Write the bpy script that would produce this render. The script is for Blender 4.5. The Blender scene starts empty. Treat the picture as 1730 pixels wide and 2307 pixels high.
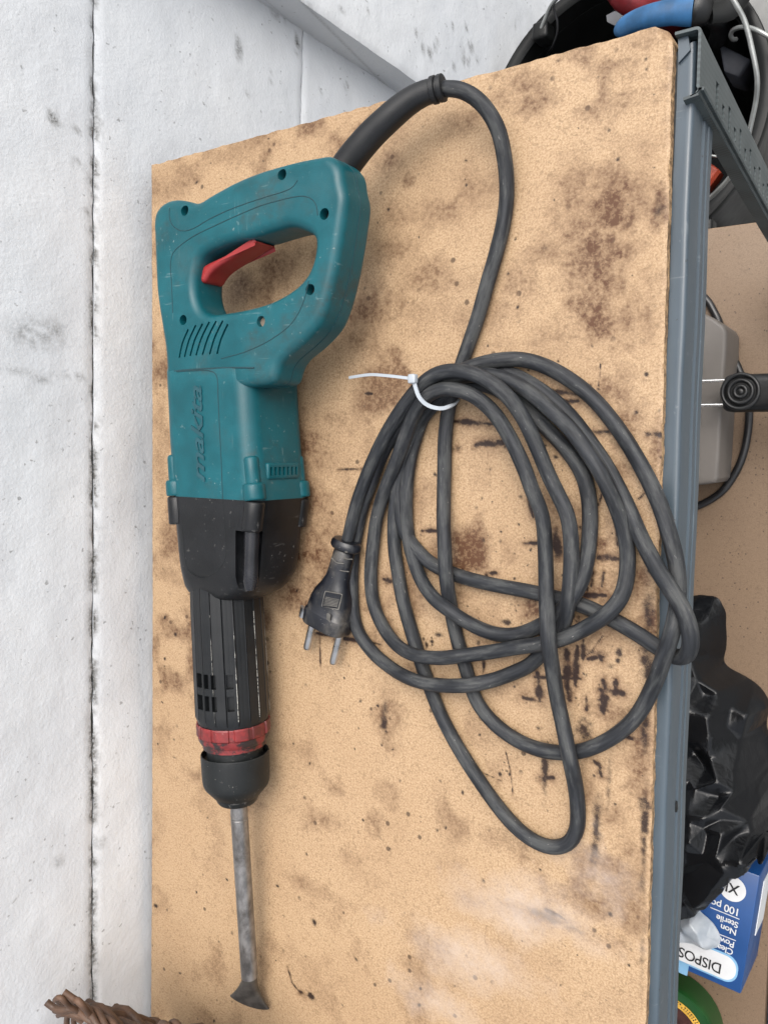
import bpy, bmesh, math, random
import numpy as np
from mathutils import Vector, Matrix
from mathutils.geometry import delaunay_2d_cdt
random.seed(7)
rs = np.random.RandomState(11)
scene = bpy.context.scene
COL = scene.collection
ZB = 0.73                     # height of the work board's top above the floor (metres)

# ------------------------------------------------------------------ camera
CR = np.array([[0.8285730881735701, 0.01030851663791433, -0.5597860055725314],
               [0.052499340898762056, -0.9968557405804768, 0.05935024580346892],
               [-0.5574140801552555, -0.07856441278631522, -0.8265090297654496]])
CAM = np.array([0.41854021068853886, -0.1729209923457751, 0.3577673962799833])
FPX, CX, CY = 1866.0, 865.0, 1153.5
cam_d = bpy.data.cameras.new('camera')
cam = bpy.data.objects.new('camera', cam_d)
COL.objects.link(cam)
rot = CR.T @ np.diag([1, -1, -1])
m4 = Matrix([list(rot[i]) + [0] for i in range(3)] + [[0, 0, 0, 1]])
m4.translation = Vector((CAM[0], CAM[1], CAM[2] + ZB))
cam.matrix_world = m4
cam_d.sensor_fit = 'VERTICAL'
cam_d.sensor_height = 24.0
cam_d.lens = FPX / 2307.0 * 24.0
cam_d.clip_start = 0.01
cam_d.clip_end = 200
scene.camera = cam

# ------------------------------------------------------------------ light
SUN_EL, SUN_AZ = math.radians(60), math.radians(32)   # azimuth clockwise from +Y
world = bpy.data.worlds.new("World")
scene.world = world
world.use_nodes = True
wn = world.node_tree
bg = wn.nodes['Background']
sky = wn.nodes.new('ShaderNodeTexSky')
sky.sky_type = 'NISHITA'
sky.sun_disc = False
sky.sun_elevation = SUN_EL
sky.sun_rotation = SUN_AZ
sky.dust_density = 6.0
sky.air_density = 1.2
hs = wn.nodes.new('ShaderNodeHueSaturation')
hs.inputs['Saturation'].default_value = 0.35          # an overcast sky is nearly grey
wn.links.new(sky.outputs[0], hs.inputs['Color'])
wn.links.new(hs.outputs[0], bg.inputs['Color'])
bg.inputs['Strength'].default_value = 0.15
sun_d = bpy.data.lights.new('sun', 'SUN')
sun_d.energy = 0.7
sun_d.angle = math.radians(70)
sun_d.color = (1.0, 0.96, 0.9)
sun = bpy.data.objects.new('sun', sun_d)
COL.objects.link(sun)
sdir = Vector((math.cos(SUN_EL) * math.sin(SUN_AZ), math.cos(SUN_EL) * math.cos(SUN_AZ), math.sin(SUN_EL)))
sun.rotation_euler = sdir.to_track_quat('Z', 'Y').to_euler()
sun.location = sdir * 5
vs = scene.view_settings
vs.view_transform = 'Standard'
vs.look = 'None'
vs.exposure = 0.95
vs.gamma = 1.0
vs.use_curve_mapping = False
scene.cycles.use_denoising = True
scene.cycles.max_bounces = 8


# ------------------------------------------------------------------ helpers
def W(x, y, h=0.0):
    """point of the place that stands h above the work board at photo position x, y"""
    r = CR.T @ np.array([(x - CX) / FPX, (y - CY) / FPX, 1.0])
    t = (h - CAM[2]) / r[2]
    q = CAM + r * t
    return np.array([q[0], q[1], h + ZB])


def crop(ox, oy, s):
    return lambda u, v, h=0.0: W(ox + u / s, oy + v / s, h)


C1 = crop(320, 320, 2.9625)
C2 = crop(340, 780, 3.6875)
C3 = crop(360, 1320, 4.097)
C4 = crop(400, 1780, 4.197)
CP = crop(640, 1170, 5.53)
CW = crop(1430, 1850, 4.84)
CG = crop(1430, 600, 3.687)
CB = crop(1430, 1300, 3.687)
CT = crop(1500, 0, 7.213)
CU = crop(1130, 0, 2.765)


def fade(t):
    return t * t * (3 - 2 * t)


def vnoise(x, y, seed=0):
    r = np.random.RandomState(seed)
    g = r.rand(256, 256)
    xi, yi = np.floor(x).astype(int), np.floor(y).astype(int)
    fx, fy = fade(x - xi), fade(y - yi)
    a = g[xi % 256, yi % 256]; b = g[(xi + 1) % 256, yi % 256]
    c = g[xi % 256, (yi + 1) % 256]; d = g[(xi + 1) % 256, (yi + 1) % 256]
    return (a * (1 - fx) + b * fx) * (1 - fy) + (c * (1 - fx) + d * fx) * fy


def fbm(x, y, seed=0, o=4):
    s, amp, tot = 0, 1.0, 0
    for k in range(o):
        s = s + amp * vnoise(x * 2 ** k + 17.3 * k, y * 2 ** k + 5.1 * k, seed + k)
        tot += amp
        amp *= 0.55
    return s / tot


WL = {}


def place(o, pts_center, parent):
    base = WL.get(parent.name, Vector((0, 0, 0))) if parent else Vector((0, 0, 0))
    o.location = Vector(pts_center) - base
    WL[o.name] = Vector(pts_center)
    if parent:
        o.parent = parent


def mesh_obj(name, verts, faces, mat, parent=None, smooth=True, mats=None, mi=None, origin=None):
    v = np.asarray(verts, dtype=float)
    c = (v.min(0) + v.max(0)) / 2 if origin is None else np.asarray(origin, float)
    me = bpy.data.meshes.new(name)
    me.from_pydata([tuple(p) for p in (v - c)], [], [tuple(int(i) for i in f) for f in faces])
    for mm in (mats or [mat]):
        me.materials.append(mm)
    if mi is not None:
        me.polygons.foreach_set('material_index', mi)
    if smooth:
        me.polygons.foreach_set('use_smooth', [True] * len(me.polygons))
    me.update()
    o = bpy.data.objects.new(name, me)
    COL.objects.link(o)
    place(o, c, parent)
    return o


def recalc(o):
    bm = bmesh.new()
    bm.from_mesh(o.data)
    bmesh.ops.recalc_face_normals(bm, faces=bm.faces)
    bm.to_mesh(o.data)
    bm.free()
    return o


def sharp(o, deg=35):
    o.data.set_sharp_from_angle(angle=math.radians(deg))
    return o


def from_mesh(name, me, mat, parent=None, smooth=False):
    """link a mesh that is in place coordinates, with its origin at its middle"""
    n = len(me.vertices)
    co = np.empty(n * 3)
    me.vertices.foreach_get('co', co)
    co = co.reshape(-1, 3)
    c = (co.min(0) + co.max(0)) / 2
    me.vertices.foreach_set('co', (co - c).ravel())
    me.materials.clear()
    me.materials.append(mat)
    me.polygons.foreach_set('use_smooth', [smooth] * len(me.polygons))
    me.update()
    o = bpy.data.objects.new(name, me)
    COL.objects.link(o)
    place(o, c, parent)
    return o


def thing(name, label, cat, loc=(0, 0, 0), group=None):
    o = bpy.data.objects.new(name, None)
    o.empty_display_size = 0.03
    COL.objects.link(o)
    o.location = loc
    WL[o.name] = Vector(loc)
    return tag(o, label, cat, group)


def tag(o, label=None, cat=None, group=None, kind=None):
    if label: o['label'] = label
    if cat: o['category'] = cat
    if group: o['group'] = group
    if kind: o['kind'] = kind
    return o


def catmull(pts, step):
    P = [np.asarray(p, float) for p in pts]
    P = [2 * P[0] - P[1]] + P + [2 * P[-1] - P[-2]]
    out = []
    for i in range(1, len(P) - 2):
        p0, p1, p2, p3 = P[i - 1], P[i], P[i + 1], P[i + 2]
        d = lambda a, b: max(np.linalg.norm(b[:3] - a[:3]) ** 0.5, 1e-5)
        t0 = 0; t1 = t0 + d(p0, p1); t2 = t1 + d(p1, p2); t3 = t2 + d(p2, p3)
        n = max(2, int(np.linalg.norm(p2[:3] - p1[:3]) / step))
        for k in range(n):
            t = t1 + (t2 - t1) * k / n
            a1 = (t1 - t) / (t1 - t0) * p0 + (t - t0) / (t1 - t0) * p1
            a2 = (t2 - t) / (t2 - t1) * p1 + (t - t1) / (t2 - t1) * p2
            a3 = (t3 - t) / (t3 - t2) * p2 + (t - t2) / (t3 - t2) * p3
            b1 = (t2 - t) / (t2 - t0) * a1 + (t - t0) / (t2 - t0) * a2
            b2 = (t3 - t) / (t3 - t1) * a2 + (t - t1) / (t3 - t1) * a3
            out.append((t2 - t) / (t2 - t1) * b1 + (t - t1) / (t2 - t1) * b2)
    out.append(P[-2])
    return np.array(out)


def frames(path, up=(0, 0, 1)):
    T = np.gradient(path, axis=0)
    T /= np.linalg.norm(T, axis=1)[:, None] + 1e-12
    n = np.cross(T[0], np.array(up, float))
    if np.linalg.norm(n) < 1e-3:
        n = np.cross(T[0], [1, 0.3, 0])
    n /= np.linalg.norm(n)
    N = [n]
    for i in range(1, len(path)):
        n = N[-1] - T[i] * np.dot(N[-1], T[i])
        n /= np.linalg.norm(n) + 1e-12
        N.append(n)
    N = np.array(N)
    return T, N, np.cross(T, N)


def tube_geo(path, rad, seg=12, sx=1.0, sy=1.0, closed=False):
    path = np.asarray(path, float)
    rad = np.broadcast_to(np.asarray(rad, float), (len(path),))
    T, N, B = frames(path)
    a = np.linspace(0, 2 * math.pi, seg, endpoint=False)
    v = (path[:, None, :] + rad[:, None, None] * (np.cos(a)[None, :, None] * N[:, None, :] * sx
                                                 + np.sin(a)[None, :, None] * B[:, None, :] * sy)).reshape(-1, 3)
    f = []
    n = len(path)
    for i in range(n - 1 if not closed else n):
        j = (i + 1) % n
        for k in range(seg):
            k2 = (k + 1) % seg
            f.append((i * seg + k, i * seg + k2, j * seg + k2, j * seg + k))
    if not closed:
        f.append(tuple(range(seg))[::-1])
        f.append(tuple((n - 1) * seg + k for k in range(seg)))
    return v, f


def tube(name, path, rad, mat, parent=None, seg=12, sx=1, sy=1, closed=False):
    v, f = tube_geo(path, rad, seg, sx, sy, closed)
    return sharp(recalc(mesh_obj(name, v, f, mat, parent)), 50)


def join_geo(parts):
    V, F, o = [], [], 0
    for v, f in parts:
        V.append(np.asarray(v, float))
        F += [tuple(i + o for i in q) for q in f]
        o += len(v)
    return np.concatenate(V), F


def loft_geo(secs, cap=True):
    n = len(secs[0])
    v = np.concatenate([np.asarray(s, float) for s in secs])
    f = []
    for i in range(len(secs) - 1):
        for k in range(n):
            k2 = (k + 1) % n
            f.append((i * n + k, i * n + k2, (i + 1) * n + k2, (i + 1) * n + k))
    if cap:
        f.append(tuple(range(n))[::-1])
        f.append(tuple((len(secs) - 1) * n + k for k in range(n)))
    return v, f


def loft(name, secs, mat, parent=None, ang=35, cap=True):
    v, f = loft_geo(secs, cap)
    return sharp(recalc(mesh_obj(name, v, f, mat, parent)), ang)


def rrect(w, h, r, q=6):
    """rounded rectangle, centred, counter-clockwise"""
    r = min(r, w / 2 - 1e-6, h / 2 - 1e-6)
    out = []
    for cx, cy, a0 in ((w / 2 - r, h / 2 - r, 0), (-w / 2 + r, h / 2 - r, 90), (-w / 2 + r, -h / 2 + r, 180), (w / 2 - r, -h / 2 + r, 270)):
        for k in range(q + 1):
            a = math.radians(a0 + 90 * k / q)
            out.append((cx + r * math.cos(a), cy + r * math.sin(a)))
    return out


def box_geo(c, ex, ey, ez):
    c, ex, ey, ez = [np.asarray(q, float) for q in (c, ex, ey, ez)]
    v = [c + a * ex + b * ey + d * ez for d in (-1, 1) for b in (-1, 1) for a in (-1, 1)]
    return v, [(0, 2, 3, 1), (4, 5, 7, 6), (0, 1, 5, 4), (2, 6, 7, 3), (0, 4, 6, 2), (1, 3, 7, 5)]


def box(name, lo, hi, mat, parent=None, bev=0.0, seg=2):
    lo, hi = np.asarray(lo, float), np.asarray(hi, float)
    d = (hi - lo) / 2
    v, f = box_geo((lo + hi) / 2, (d[0], 0, 0), (0, d[1], 0), (0, 0, d[2]))
    o = recalc(mesh_obj(name, v, f, mat, parent, smooth=False))
    if bev:
        bevel(o, bev, seg)
    return o


def bevel(o, w, seg=2, ang=30):
    bm = bmesh.new()
    bm.from_mesh(o.data)
    es = [e for e in bm.edges if len(e.link_faces) == 2 and e.calc_face_angle(0) > math.radians(ang)]
    bmesh.ops.bevel(bm, geom=es, offset=w, segments=seg, affect='EDGES', profile=0.5)
    for fc in bm.faces:
        fc.smooth = True
    bm.to_mesh(o.data)
    bm.free()
    sharp(o, 40)
    return o


def solid(name, outer, holes, z0, z1, bev, mat, parent=None, res=4, smooth=True):
    """a plate cut to an outline (place x, y), z0 to z1, with rounded edges"""
    cu = bpy.data.curves.new('outline', 'CURVE')
    cu.dimensions = '2D'
    cu.fill_mode = 'BOTH'
    for loop in [outer] + list(holes):
        sp = cu.splines.new('POLY')
        sp.points.add(len(loop) - 1)
        for p, q in zip(sp.points, loop):
            p.co = (q[0], q[1], 0, 1)
        sp.use_cyclic_u = True
    cu.bevel_depth = bev
    cu.bevel_resolution = res
    cu.offset = -bev
    cu.extrude = max((z1 - z0) / 2 - bev, 1e-5)
    o = bpy.data.objects.new('outline', cu)
    COL.objects.link(o)
    bpy.context.view_layer.update()
    dg = bpy.context.evaluated_depsgraph_get()
    me = bpy.data.meshes.new_from_object(o.evaluated_get(dg))
    bpy.data.objects.remove(o)
    bpy.data.curves.remove(cu)
    me.name = name
    me.transform(Matrix.Translation((0, 0, (z0 + z1) / 2)))
    bm = bmesh.new()
    bm.from_mesh(me)
    bmesh.ops.remove_doubles(bm, verts=bm.verts, dist=2e-6)
    bmesh.ops.recalc_face_normals(bm, faces=bm.faces)
    bm.to_mesh(me)
    bm.free()
    return sharp(from_mesh(name, me, mat, parent, smooth), 30)


def cut(o, geo):
    """take the volume geo (verts, faces in place coordinates) out of o"""
    v, f = geo
    me = bpy.data.meshes.new('cutter')
    me.from_pydata([tuple(p) for p in v], [], f)
    bm = bmesh.new(); bm.from_mesh(me)
    bmesh.ops.recalc_face_normals(bm, faces=bm.faces)
    bm.to_mesh(me); bm.free()
    c = bpy.data.objects.new('cutter', me)
    COL.objects.link(c)
    md = o.modifiers.new('cut', 'BOOLEAN')
    md.operation = 'DIFFERENCE'
    md.solver = 'EXACT'
    md.use_self = True
    md.object = c
    bpy.context.view_layer.update()
    dg = bpy.context.evaluated_depsgraph_get()
    nm = bpy.data.meshes.new_from_object(o.evaluated_get(dg))
    o.modifiers.clear()
    old = o.data
    nm.name = old.name
    o.data = nm
    bpy.data.meshes.remove(old)
    bpy.data.objects.remove(c)
    bpy.data.meshes.remove(me)
    sharp(o, 30)
    return o


def cyl_geo(p0, p1, r0, r1=None, seg=20):
    p0, p1 = np.asarray(p0, float), np.asarray(p1, float)
    return tube_geo(np.array([p0, p1]), [r0, r0 if r1 is None else r1], seg)


def text_mesh(name, s, origin, ex, ey, size, mat, parent=None, depth=0.0, width=None, bold=0.0, align='LEFT', shear=0.0):
    cu = bpy.data.curves.new('letters', 'FONT')
    cu.body = s
    cu.size = 1.0
    cu.align_x = align
    cu.shear = shear
    cu.offset = bold
    cu.resolution_u = 4
    cu.extrude = depth / size if depth else 0.0
    cu.space_character = 0.95
    o = bpy.data.objects.new('letters', cu)
    COL.objects.link(o)
    bpy.context.view_layer.update()
    dg = bpy.context.evaluated_depsgraph_get()
    me = bpy.data.meshes.new_from_object(o.evaluated_get(dg))
    bpy.data.objects.remove(o)
    bpy.data.curves.remove(cu)
    co = np.empty(len(me.vertices) * 3)
    me.vertices.foreach_get('co', co)
    co = co.reshape(-1, 3)
    wid = co[:, 0].max() - co[:, 0].min()
    sx = size if width is None else width / wid
    ex, ey = Vector(ex).normalized(), Vector(ey).normalized()
    ez = ex.cross(ey)
    M = Matrix(((ex.x * sx, ey.x * size, ez.x * size, origin[0]), (ex.y * sx, ey.y * size, ez.y * size, origin[1]),
                (ex.z * sx, ey.z * size, ez.z * size, origin[2]), (0, 0, 0, 1)))
    me.transform(M)
    return from_mesh(name, me, mat, parent)


# ------------------------------------------------------------------ materials
class NT:
    def __init__(self, name):
        self.m = bpy.data.materials.new(name)
        self.m.use_nodes = True
        self.t = self.m.node_tree
        self.b = self.t.nodes['Principled BSDF']
        self.tc = self.t.nodes.new('ShaderNodeTexCoord').outputs['Object']

    def n(self, kind, **kw):
        nd = self.t.nodes.new(kind)
        for k, v in kw.items():
            if hasattr(nd, k) and k not in nd.inputs:
                setattr(nd, k, v)
            else:
                nd.inputs[k].default_value = v
        return nd

    def l(self, a, b):
        self.t.links.new(a, b)

    def noise(self, scale, detail=4, rough=0.55, stretch=None, dist=0.0):
        nd = self.n('ShaderNodeTexNoise')
        nd.inputs['Scale'].default_value = scale
        nd.inputs['Detail'].default_value = detail
        nd.inputs['Roughness'].default_value = rough
        nd.inputs['Distortion'].default_value = dist
        src = self.tc
        if stretch:
            mp = self.n('ShaderNodeMapping')
            mp.inputs['Scale'].default_value = stretch
            self.l(src, mp.inputs['Vector'])
            src = mp.outputs[0]
        self.l(src, nd.inputs['Vector'])
        return nd.outputs['Fac']

    def ramp(self, src, lo, hi, a=0.0, b=1.0):
        r = self.n('ShaderNodeMapRange')
        r.interpolation_type = 'SMOOTHSTEP'
        r.inputs['From Min'].default_value = lo
        r.inputs['From Max'].default_value = hi
        r.inputs['To Min'].default_value = a
        r.inputs['To Max'].default_value = b
        self.l(src, r.inputs['Value'])
        return r.outputs[0]

    def mix(self, fac, a, b, mode='MIX'):
        x = self.n('ShaderNodeMix')
        x.data_type = 'RGBA'
        x.blend_type = mode
        for s, v in ((0, fac), (6, a), (7, b)):
            if hasattr(v, 'is_linked'):
                self.l(v, x.inputs[s])
            elif s == 0:
                x.inputs[0].default_value = v
            else:
                x.inputs[s].default_value = (*v[:3], 1)
        return x.outputs[2]

    def mul(self, a, b, op='MULTIPLY'):
        x = self.n('ShaderNodeMath')
        x.operation = op
        for s, v in ((0, a), (1, b)):
            if hasattr(v, 'is_linked'):
                self.l(v, x.inputs[s])
            else:
                x.inputs[s].default_value = v
        return x.outputs[0]

    def attr(self, name):
        a = self.n('ShaderNodeAttribute')
        a.attribute_name = name
        return a

    def bump(self, src, strength, dist):
        b = self.n('ShaderNodeBump')
        b.inputs['Strength'].default_value = strength
        b.inputs['Distance'].default_value = dist
        self.l(src, b.inputs['Height'])
        prev = self.b.inputs['Normal']
        if prev.is_linked:
            self.l(prev.links[0].from_socket, b.inputs['Normal'])
        self.l(b.outputs[0], self.b.inputs['Normal'])

    def color(self, c):
        if hasattr(c, 'is_linked'):
            self.l(c, self.b.inputs['Base Color'])
        else:
            self.b.inputs['Base Color'].default_value = (*c, 1)

    def rough(self, r):
        if hasattr(r, 'is_linked'):
            self.l(r, self.b.inputs['Roughness'])
        else:
            self.b.inputs['Roughness'].default_value = r


def worn(name, base, rough=0.5, dust=(0.25, 0.23, 0.2), dust_amt=0.35, var=0.35, nscale=60, speck=0.0, speck_col=(0.5, 0.48, 0.42),
         bump=0.15, bscale=900, metallic=0.0, stretch=None, edge=0.0, edge_col=None, spec=0.5, dlo=0.5, dhi=0.8, scuff=0.0, scuff_col=(0.2, 0.2, 0.19), smudge=0.0, smudge_col=(0.012, 0.02, 0.02)):
    t = NT(name)
    n1 = t.noise(nscale, 5, 0.6, stretch)
    c = t.mix(t.ramp(n1, 0.3, 0.7), tuple(x * (1 - var) for x in base), tuple(x * (1 + var) for x in base))
    n2 = t.noise(nscale * 0.45, 6, 0.65, stretch, 0.4)
    c = t.mix(t.ramp(n2, dlo, dhi, 0, dust_amt), c, dust)
    if speck:
        n3 = t.noise(nscale * 9, 2, 0.5)
        n4 = t.noise(nscale * 0.8, 2, 0.5)
        c = t.mix(t.mul(t.ramp(n3, 0.70, 0.76, 0, speck), t.ramp(n4, 0.42, 0.62)), c, speck_col)
    if edge:
        g = t.n('ShaderNodeNewGeometry')
        n5 = t.noise(nscale * 3, 4, 0.6)
        e = t.mul(t.ramp(g.outputs['Pointiness'], 0.52, 0.6, 0, edge), t.ramp(n5, 0.4, 0.62))
        c = t.mix(e, c, edge_col or dust)
    if smudge:
        ns = t.noise(24, 5, 0.65, None, 0.3)
        nm = t.noise(160, 4, 0.7)
        c = t.mix(t.mul(t.ramp(ns, 0.52, 0.68, 0, smudge), t.ramp(nm, 0.38, 0.62, 0.25, 1)), c, smudge_col)
    if scuff:
        for k, st in enumerate(((1.0, 0.06, 0.5), (0.07, 1.0, 0.5), (0.5, 0.5, 0.08))):
            ns = t.noise(700, 2, 0.5, st)
            nm = t.noise(38 + 9 * k, 3, 0.6)
            c = t.mix(t.mul(t.ramp(ns, 0.66, 0.72, 0, scuff), t.ramp(nm, 0.52, 0.62)), c, scuff_col)
    t.color(c)
    t.rough(t.ramp(n1, 0.25, 0.75, rough - 0.08, rough + 0.1))
    t.b.inputs['Metallic'].default_value = metallic
    t.b.inputs['Specular IOR Level'].default_value = spec
    if bump:
        t.bump(t.noise(bscale, 3, 0.6), bump, 0.0004)
    return t.m


def plain(name, base, rough=0.6, var=0.15, nscale=80, bump=0.05, metallic=0.0):
    return worn(name, base, rough, dust=tuple(min(1, x * 1.25 + 0.01) for x in base), dust_amt=0.4, var=var, nscale=nscale, bump=bump, metallic=metallic)


M_TEAL = worn('teal_plastic', (0.0010, 0.066, 0.082), 0.40, dust=(0.055, 0.085, 0.085), dust_amt=0.40, var=0.16, nscale=45, speck=0.25, bump=0.2, bscale=1800, spec=0.36, scuff=0.28, scuff_col=(0.15, 0.21, 0.21), smudge=0.75, smudge_col=(0.022, 0.040, 0.040))
M_TEAL_DARK = plain('teal_groove', (0.004, 0.03, 0.038), 0.7)  # shell's teal darkened, the shade of grooves put into the colour
M_LOGO = plain('teal_lettering', (0.005, 0.050, 0.064), 0.5)  # same teal made darker, shading of the raised letters is in the colour
M_BLACK = worn('black_plastic', (0.0055, 0.006, 0.007), 0.40, dust=(0.02, 0.02, 0.02), dust_amt=0.3, spec=0.35, var=0.3, nscale=50, speck=0.5, speck_col=(0.25, 0.24, 0.22), bump=0.2, bscale=1500, scuff=0.5, scuff_col=(0.075, 0.073, 0.07))
M_BLACK_GLOSS = worn('glossy_black_plastic', (0.010, 0.010, 0.012), 0.2, dust_amt=0.08, bump=0.03)
M_RUB = worn('black_rubber', (0.0065, 0.008, 0.0085), 0.5, dust=(0.03, 0.03, 0.028), dust_amt=0.35, spec=0.35, var=0.3, nscale=60, speck=0.7, speck_col=(0.3, 0.28, 0.25), bump=0.2, scuff=0.6, scuff_col=(0.10, 0.098, 0.092))
M_GUARD = worn('cord_guard_rubber', (0.007, 0.0075, 0.0085), 0.48, dust=(0.035, 0.032, 0.03), dust_amt=0.25, spec=0.4, var=0.3, nscale=50, bump=0.15)
def mat_cord():
    t = NT('cord_rubber')
    t.tc = t.attr('run').outputs['Vector']
    n1 = t.noise(420, 4, 0.6, (0.12, 1, 1))
    n2 = t.noise(150, 5, 0.65, (0.35, 1, 1))
    n3 = t.noise(900, 2, 0.5, (0.4, 1, 1))
    c = t.mix(t.ramp(n1, 0.3, 0.7), (0.0095, 0.0105, 0.0125), (0.023, 0.025, 0.029))
    c = t.mix(t.ramp(n2, 0.42, 0.66, 0, 0.85), c, (0.052, 0.054, 0.054))
    c = t.mix(t.mul(t.ramp(n1, 0.50, 0.68, 0, 0.65), t.ramp(n2, 0.46, 0.60)), c, (0.066, 0.066, 0.064))
    c = t.mix(t.mul(t.ramp(n3, 0.70, 0.75, 0, 0.7), t.ramp(n2, 0.45, 0.6)), c, (0.22, 0.21, 0.2))
    t.color(c)
    t.rough(t.ramp(n2, 0.3, 0.7, 0.52, 0.72))
    t.b.inputs['Specular IOR Level'].default_value = 0.28
    t.bump(n1, 0.3, 0.0004)
    return t.m


M_CORD = mat_cord()
M_RED = worn('red_plastic', (0.25, 0.018, 0.018), 0.45, dust=(0.24, 0.08, 0.075), dust_amt=0.35, var=0.15, nscale=80, bump=0.1)
M_COLLAR = worn('faded_red_collar', (0.165, 0.014, 0.014), 0.45, dust=(0.05, 0.012, 0.011), dust_amt=0.8, var=0.2, nscale=190, dlo=0.46, dhi=0.62, scuff=0.6, scuff_col=(0.34, 0.2, 0.18), bump=0.1)
M_RED_DIRTY = worn('dirty_red_plastic', (0.15, 0.014, 0.014), 0.45, dust=(0.012, 0.009, 0.009), dust_amt=0.97, var=0.25, nscale=260, dlo=0.44, dhi=0.54, speck=0.7, speck_col=(0.55, 0.45, 0.42), bump=0.15)
M_STEEL = worn('worn_steel', (0.24, 0.232, 0.225), 0.40, dust=(0.050, 0.040, 0.032), dust_amt=0.75, var=0.35, nscale=170, dlo=0.46, dhi=0.74, metallic=0.8, bump=0.1, stretch=(1, 0.6, 1))
M_STEEL_DARK = worn('dark_forged_steel', (0.105, 0.097, 0.088), 0.5, dust=(0.045, 0.042, 0.037), dust_amt=0.7, var=0.3, nscale=120, metallic=0.7, bump=0.15)
M_PIN = worn('plated_pin', (0.40, 0.395, 0.39), 0.3, dust=(0.3, 0.29, 0.28), dust_amt=0.3, metallic=0.95, bump=0.03)
M_SCREW = worn('screw_steel', (0.03, 0.03, 0.03), 0.4, dust=(0.2, 0.17, 0.13), dust_amt=0.2, metallic=0.5)
M_DIRT = plain('packed_dust', (0.16, 0.13, 0.10), 0.9)
M_PLUG = worn('plug_rubber', (0.0055, 0.0065, 0.010), 0.36, dust=(0.12, 0.11, 0.095), dust_amt=0.75, dlo=0.46, dhi=0.72, var=0.3, nscale=90, speck=0.5, bump=0.1)
M_PLUG_DUST = worn('dusty_plug_rubber', (0.10, 0.095, 0.085), 0.7, dust=(0.26, 0.24, 0.21), dust_amt=0.6, nscale=150)
M_TIE = plain('white_nylon', (0.33, 0.36, 0.39), 0.35, var=0.05)
M_BEAM = worn('grey_painted_steel', (0.044, 0.062, 0.078), 0.36, dust=(0.07, 0.083, 0.092), dust_amt=0.4, var=0.14, nscale=42, scuff=0.35, scuff_col=(0.16, 0.18, 0.19), speck=0.85, speck_col=(0.02, 0.022, 0.024), bump=0.03, stretch=(1, 0.25, 1), spec=0.6)
M_NEAR_BLACK = plain('near_black_matt', (0.006, 0.007, 0.007), 0.8)  # near-black for the beam's grime and punched tab
M_GREYBOX = worn('smoky_plastic', (0.105, 0.094, 0.084), 0.5, dust=(0.13, 0.12, 0.11), dust_amt=0.4, var=0.1, nscale=25)
M_GRIP = worn('ribbed_rubber', (0.004, 0.0045, 0.005), 0.45, dust=(0.012, 0.012, 0.012), dust_amt=0.2)
M_CABLE = worn('black_cable', (0.008, 0.008, 0.009), 0.35, dust_amt=0.05)
M_ROD = plain('bright_rod', (0.75, 0.75, 0.74), 0.25, metallic=0.9)
M_BLUE = worn('blue_card', (0.003, 0.045, 0.17), 0.4, dust=(0.008, 0.065, 0.21), dust_amt=0.3, var=0.08, nscale=40, bump=0.05)
M_BLUE2 = worn('blue_card_side', (0.012, 0.075, 0.26), 0.4, var=0.1, dust=(0.03, 0.11, 0.3), dust_amt=0.3, nscale=30, bump=0.05)
M_WHITE = plain('white_print', (0.56, 0.57, 0.58), 0.5, var=0.04)
M_LBLUE = plain('pale_blue_print', (0.18, 0.36, 0.54), 0.5, var=0.04)
M_INK = plain('black_print', (0.012, 0.012, 0.014), 0.5)
M_GREEN = worn('green_tin', (0.007, 0.058, 0.010), 0.35, dust=(0.012, 0.08, 0.018), dust_amt=0.3, var=0.2, nscale=40)
M_YELLOW = plain('yellow_print', (0.62, 0.36, 0.05), 0.5)
M_BROWN = worn('dark_red_sheet', (0.05, 0.016, 0.012), 0.4, dust=(0.12, 0.07, 0.05), dust_amt=0.4, nscale=120)
M_BUCKET = worn('black_bucket_plastic', (0.005, 0.0055, 0.0055), 0.45, dust=(0.018, 0.019, 0.018), dust_amt=0.4, spec=0.28, var=0.3, nscale=25)
M_WIRE = plain('galvanised_wire', (0.30, 0.31, 0.30), 0.38, metallic=0.7)
M_TBLUE = worn('blue_grip', (0.016, 0.085, 0.20), 0.45, dust=(0.06, 0.09, 0.13), dust_amt=0.4, nscale=40)
M_TRED = worn('red_grip', (0.13, 0.006, 0.009), 0.45, dust=(0.1, 0.02, 0.02), dust_amt=0.4)
M_GREY = worn('grey_plastic', (0.06, 0.065, 0.08), 0.55, dust=(0.1, 0.1, 0.11), dust_amt=0.3, nscale=30)
M_ORANGE = worn('orange_red_grip', (0.22, 0.03, 0.012), 0.5, dust=(0.1, 0.03, 0.02), dust_amt=0.5)
M_WICK = worn('wicker_rod', (0.080, 0.042, 0.024), 0.6, dust=(0.022, 0.013, 0.009), dust_amt=0.7, var=0.35, nscale=70, stretch=(1, 1, 1), bump=0.3)
M_STICK = plain('grey_sticker', (0.16, 0.165, 0.16), 0.6)
M_FLOOR = worn('concrete_floor', (0.16, 0.16, 0.155), 0.85, dust=(0.22, 0.215, 0.2), dust_amt=0.5, nscale=8, bump=0.3, bscale=200)
M_LAMI = plain('pale_sheet', (0.5, 0.52, 0.54), 0.6)


def mat_bag():
    t = NT('black_bag_film')
    t.color((0.005, 0.0055, 0.0065))
    t.rough(t.ramp(t.noise(60, 3), 0.3, 0.7, 0.14, 0.26))
    t.bump(t.noise(110, 4, 0.55, None, 0.5), 0.22, 0.003)
    t.b.inputs['Specular IOR Level'].default_value = 0.27
    return t.m


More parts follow.
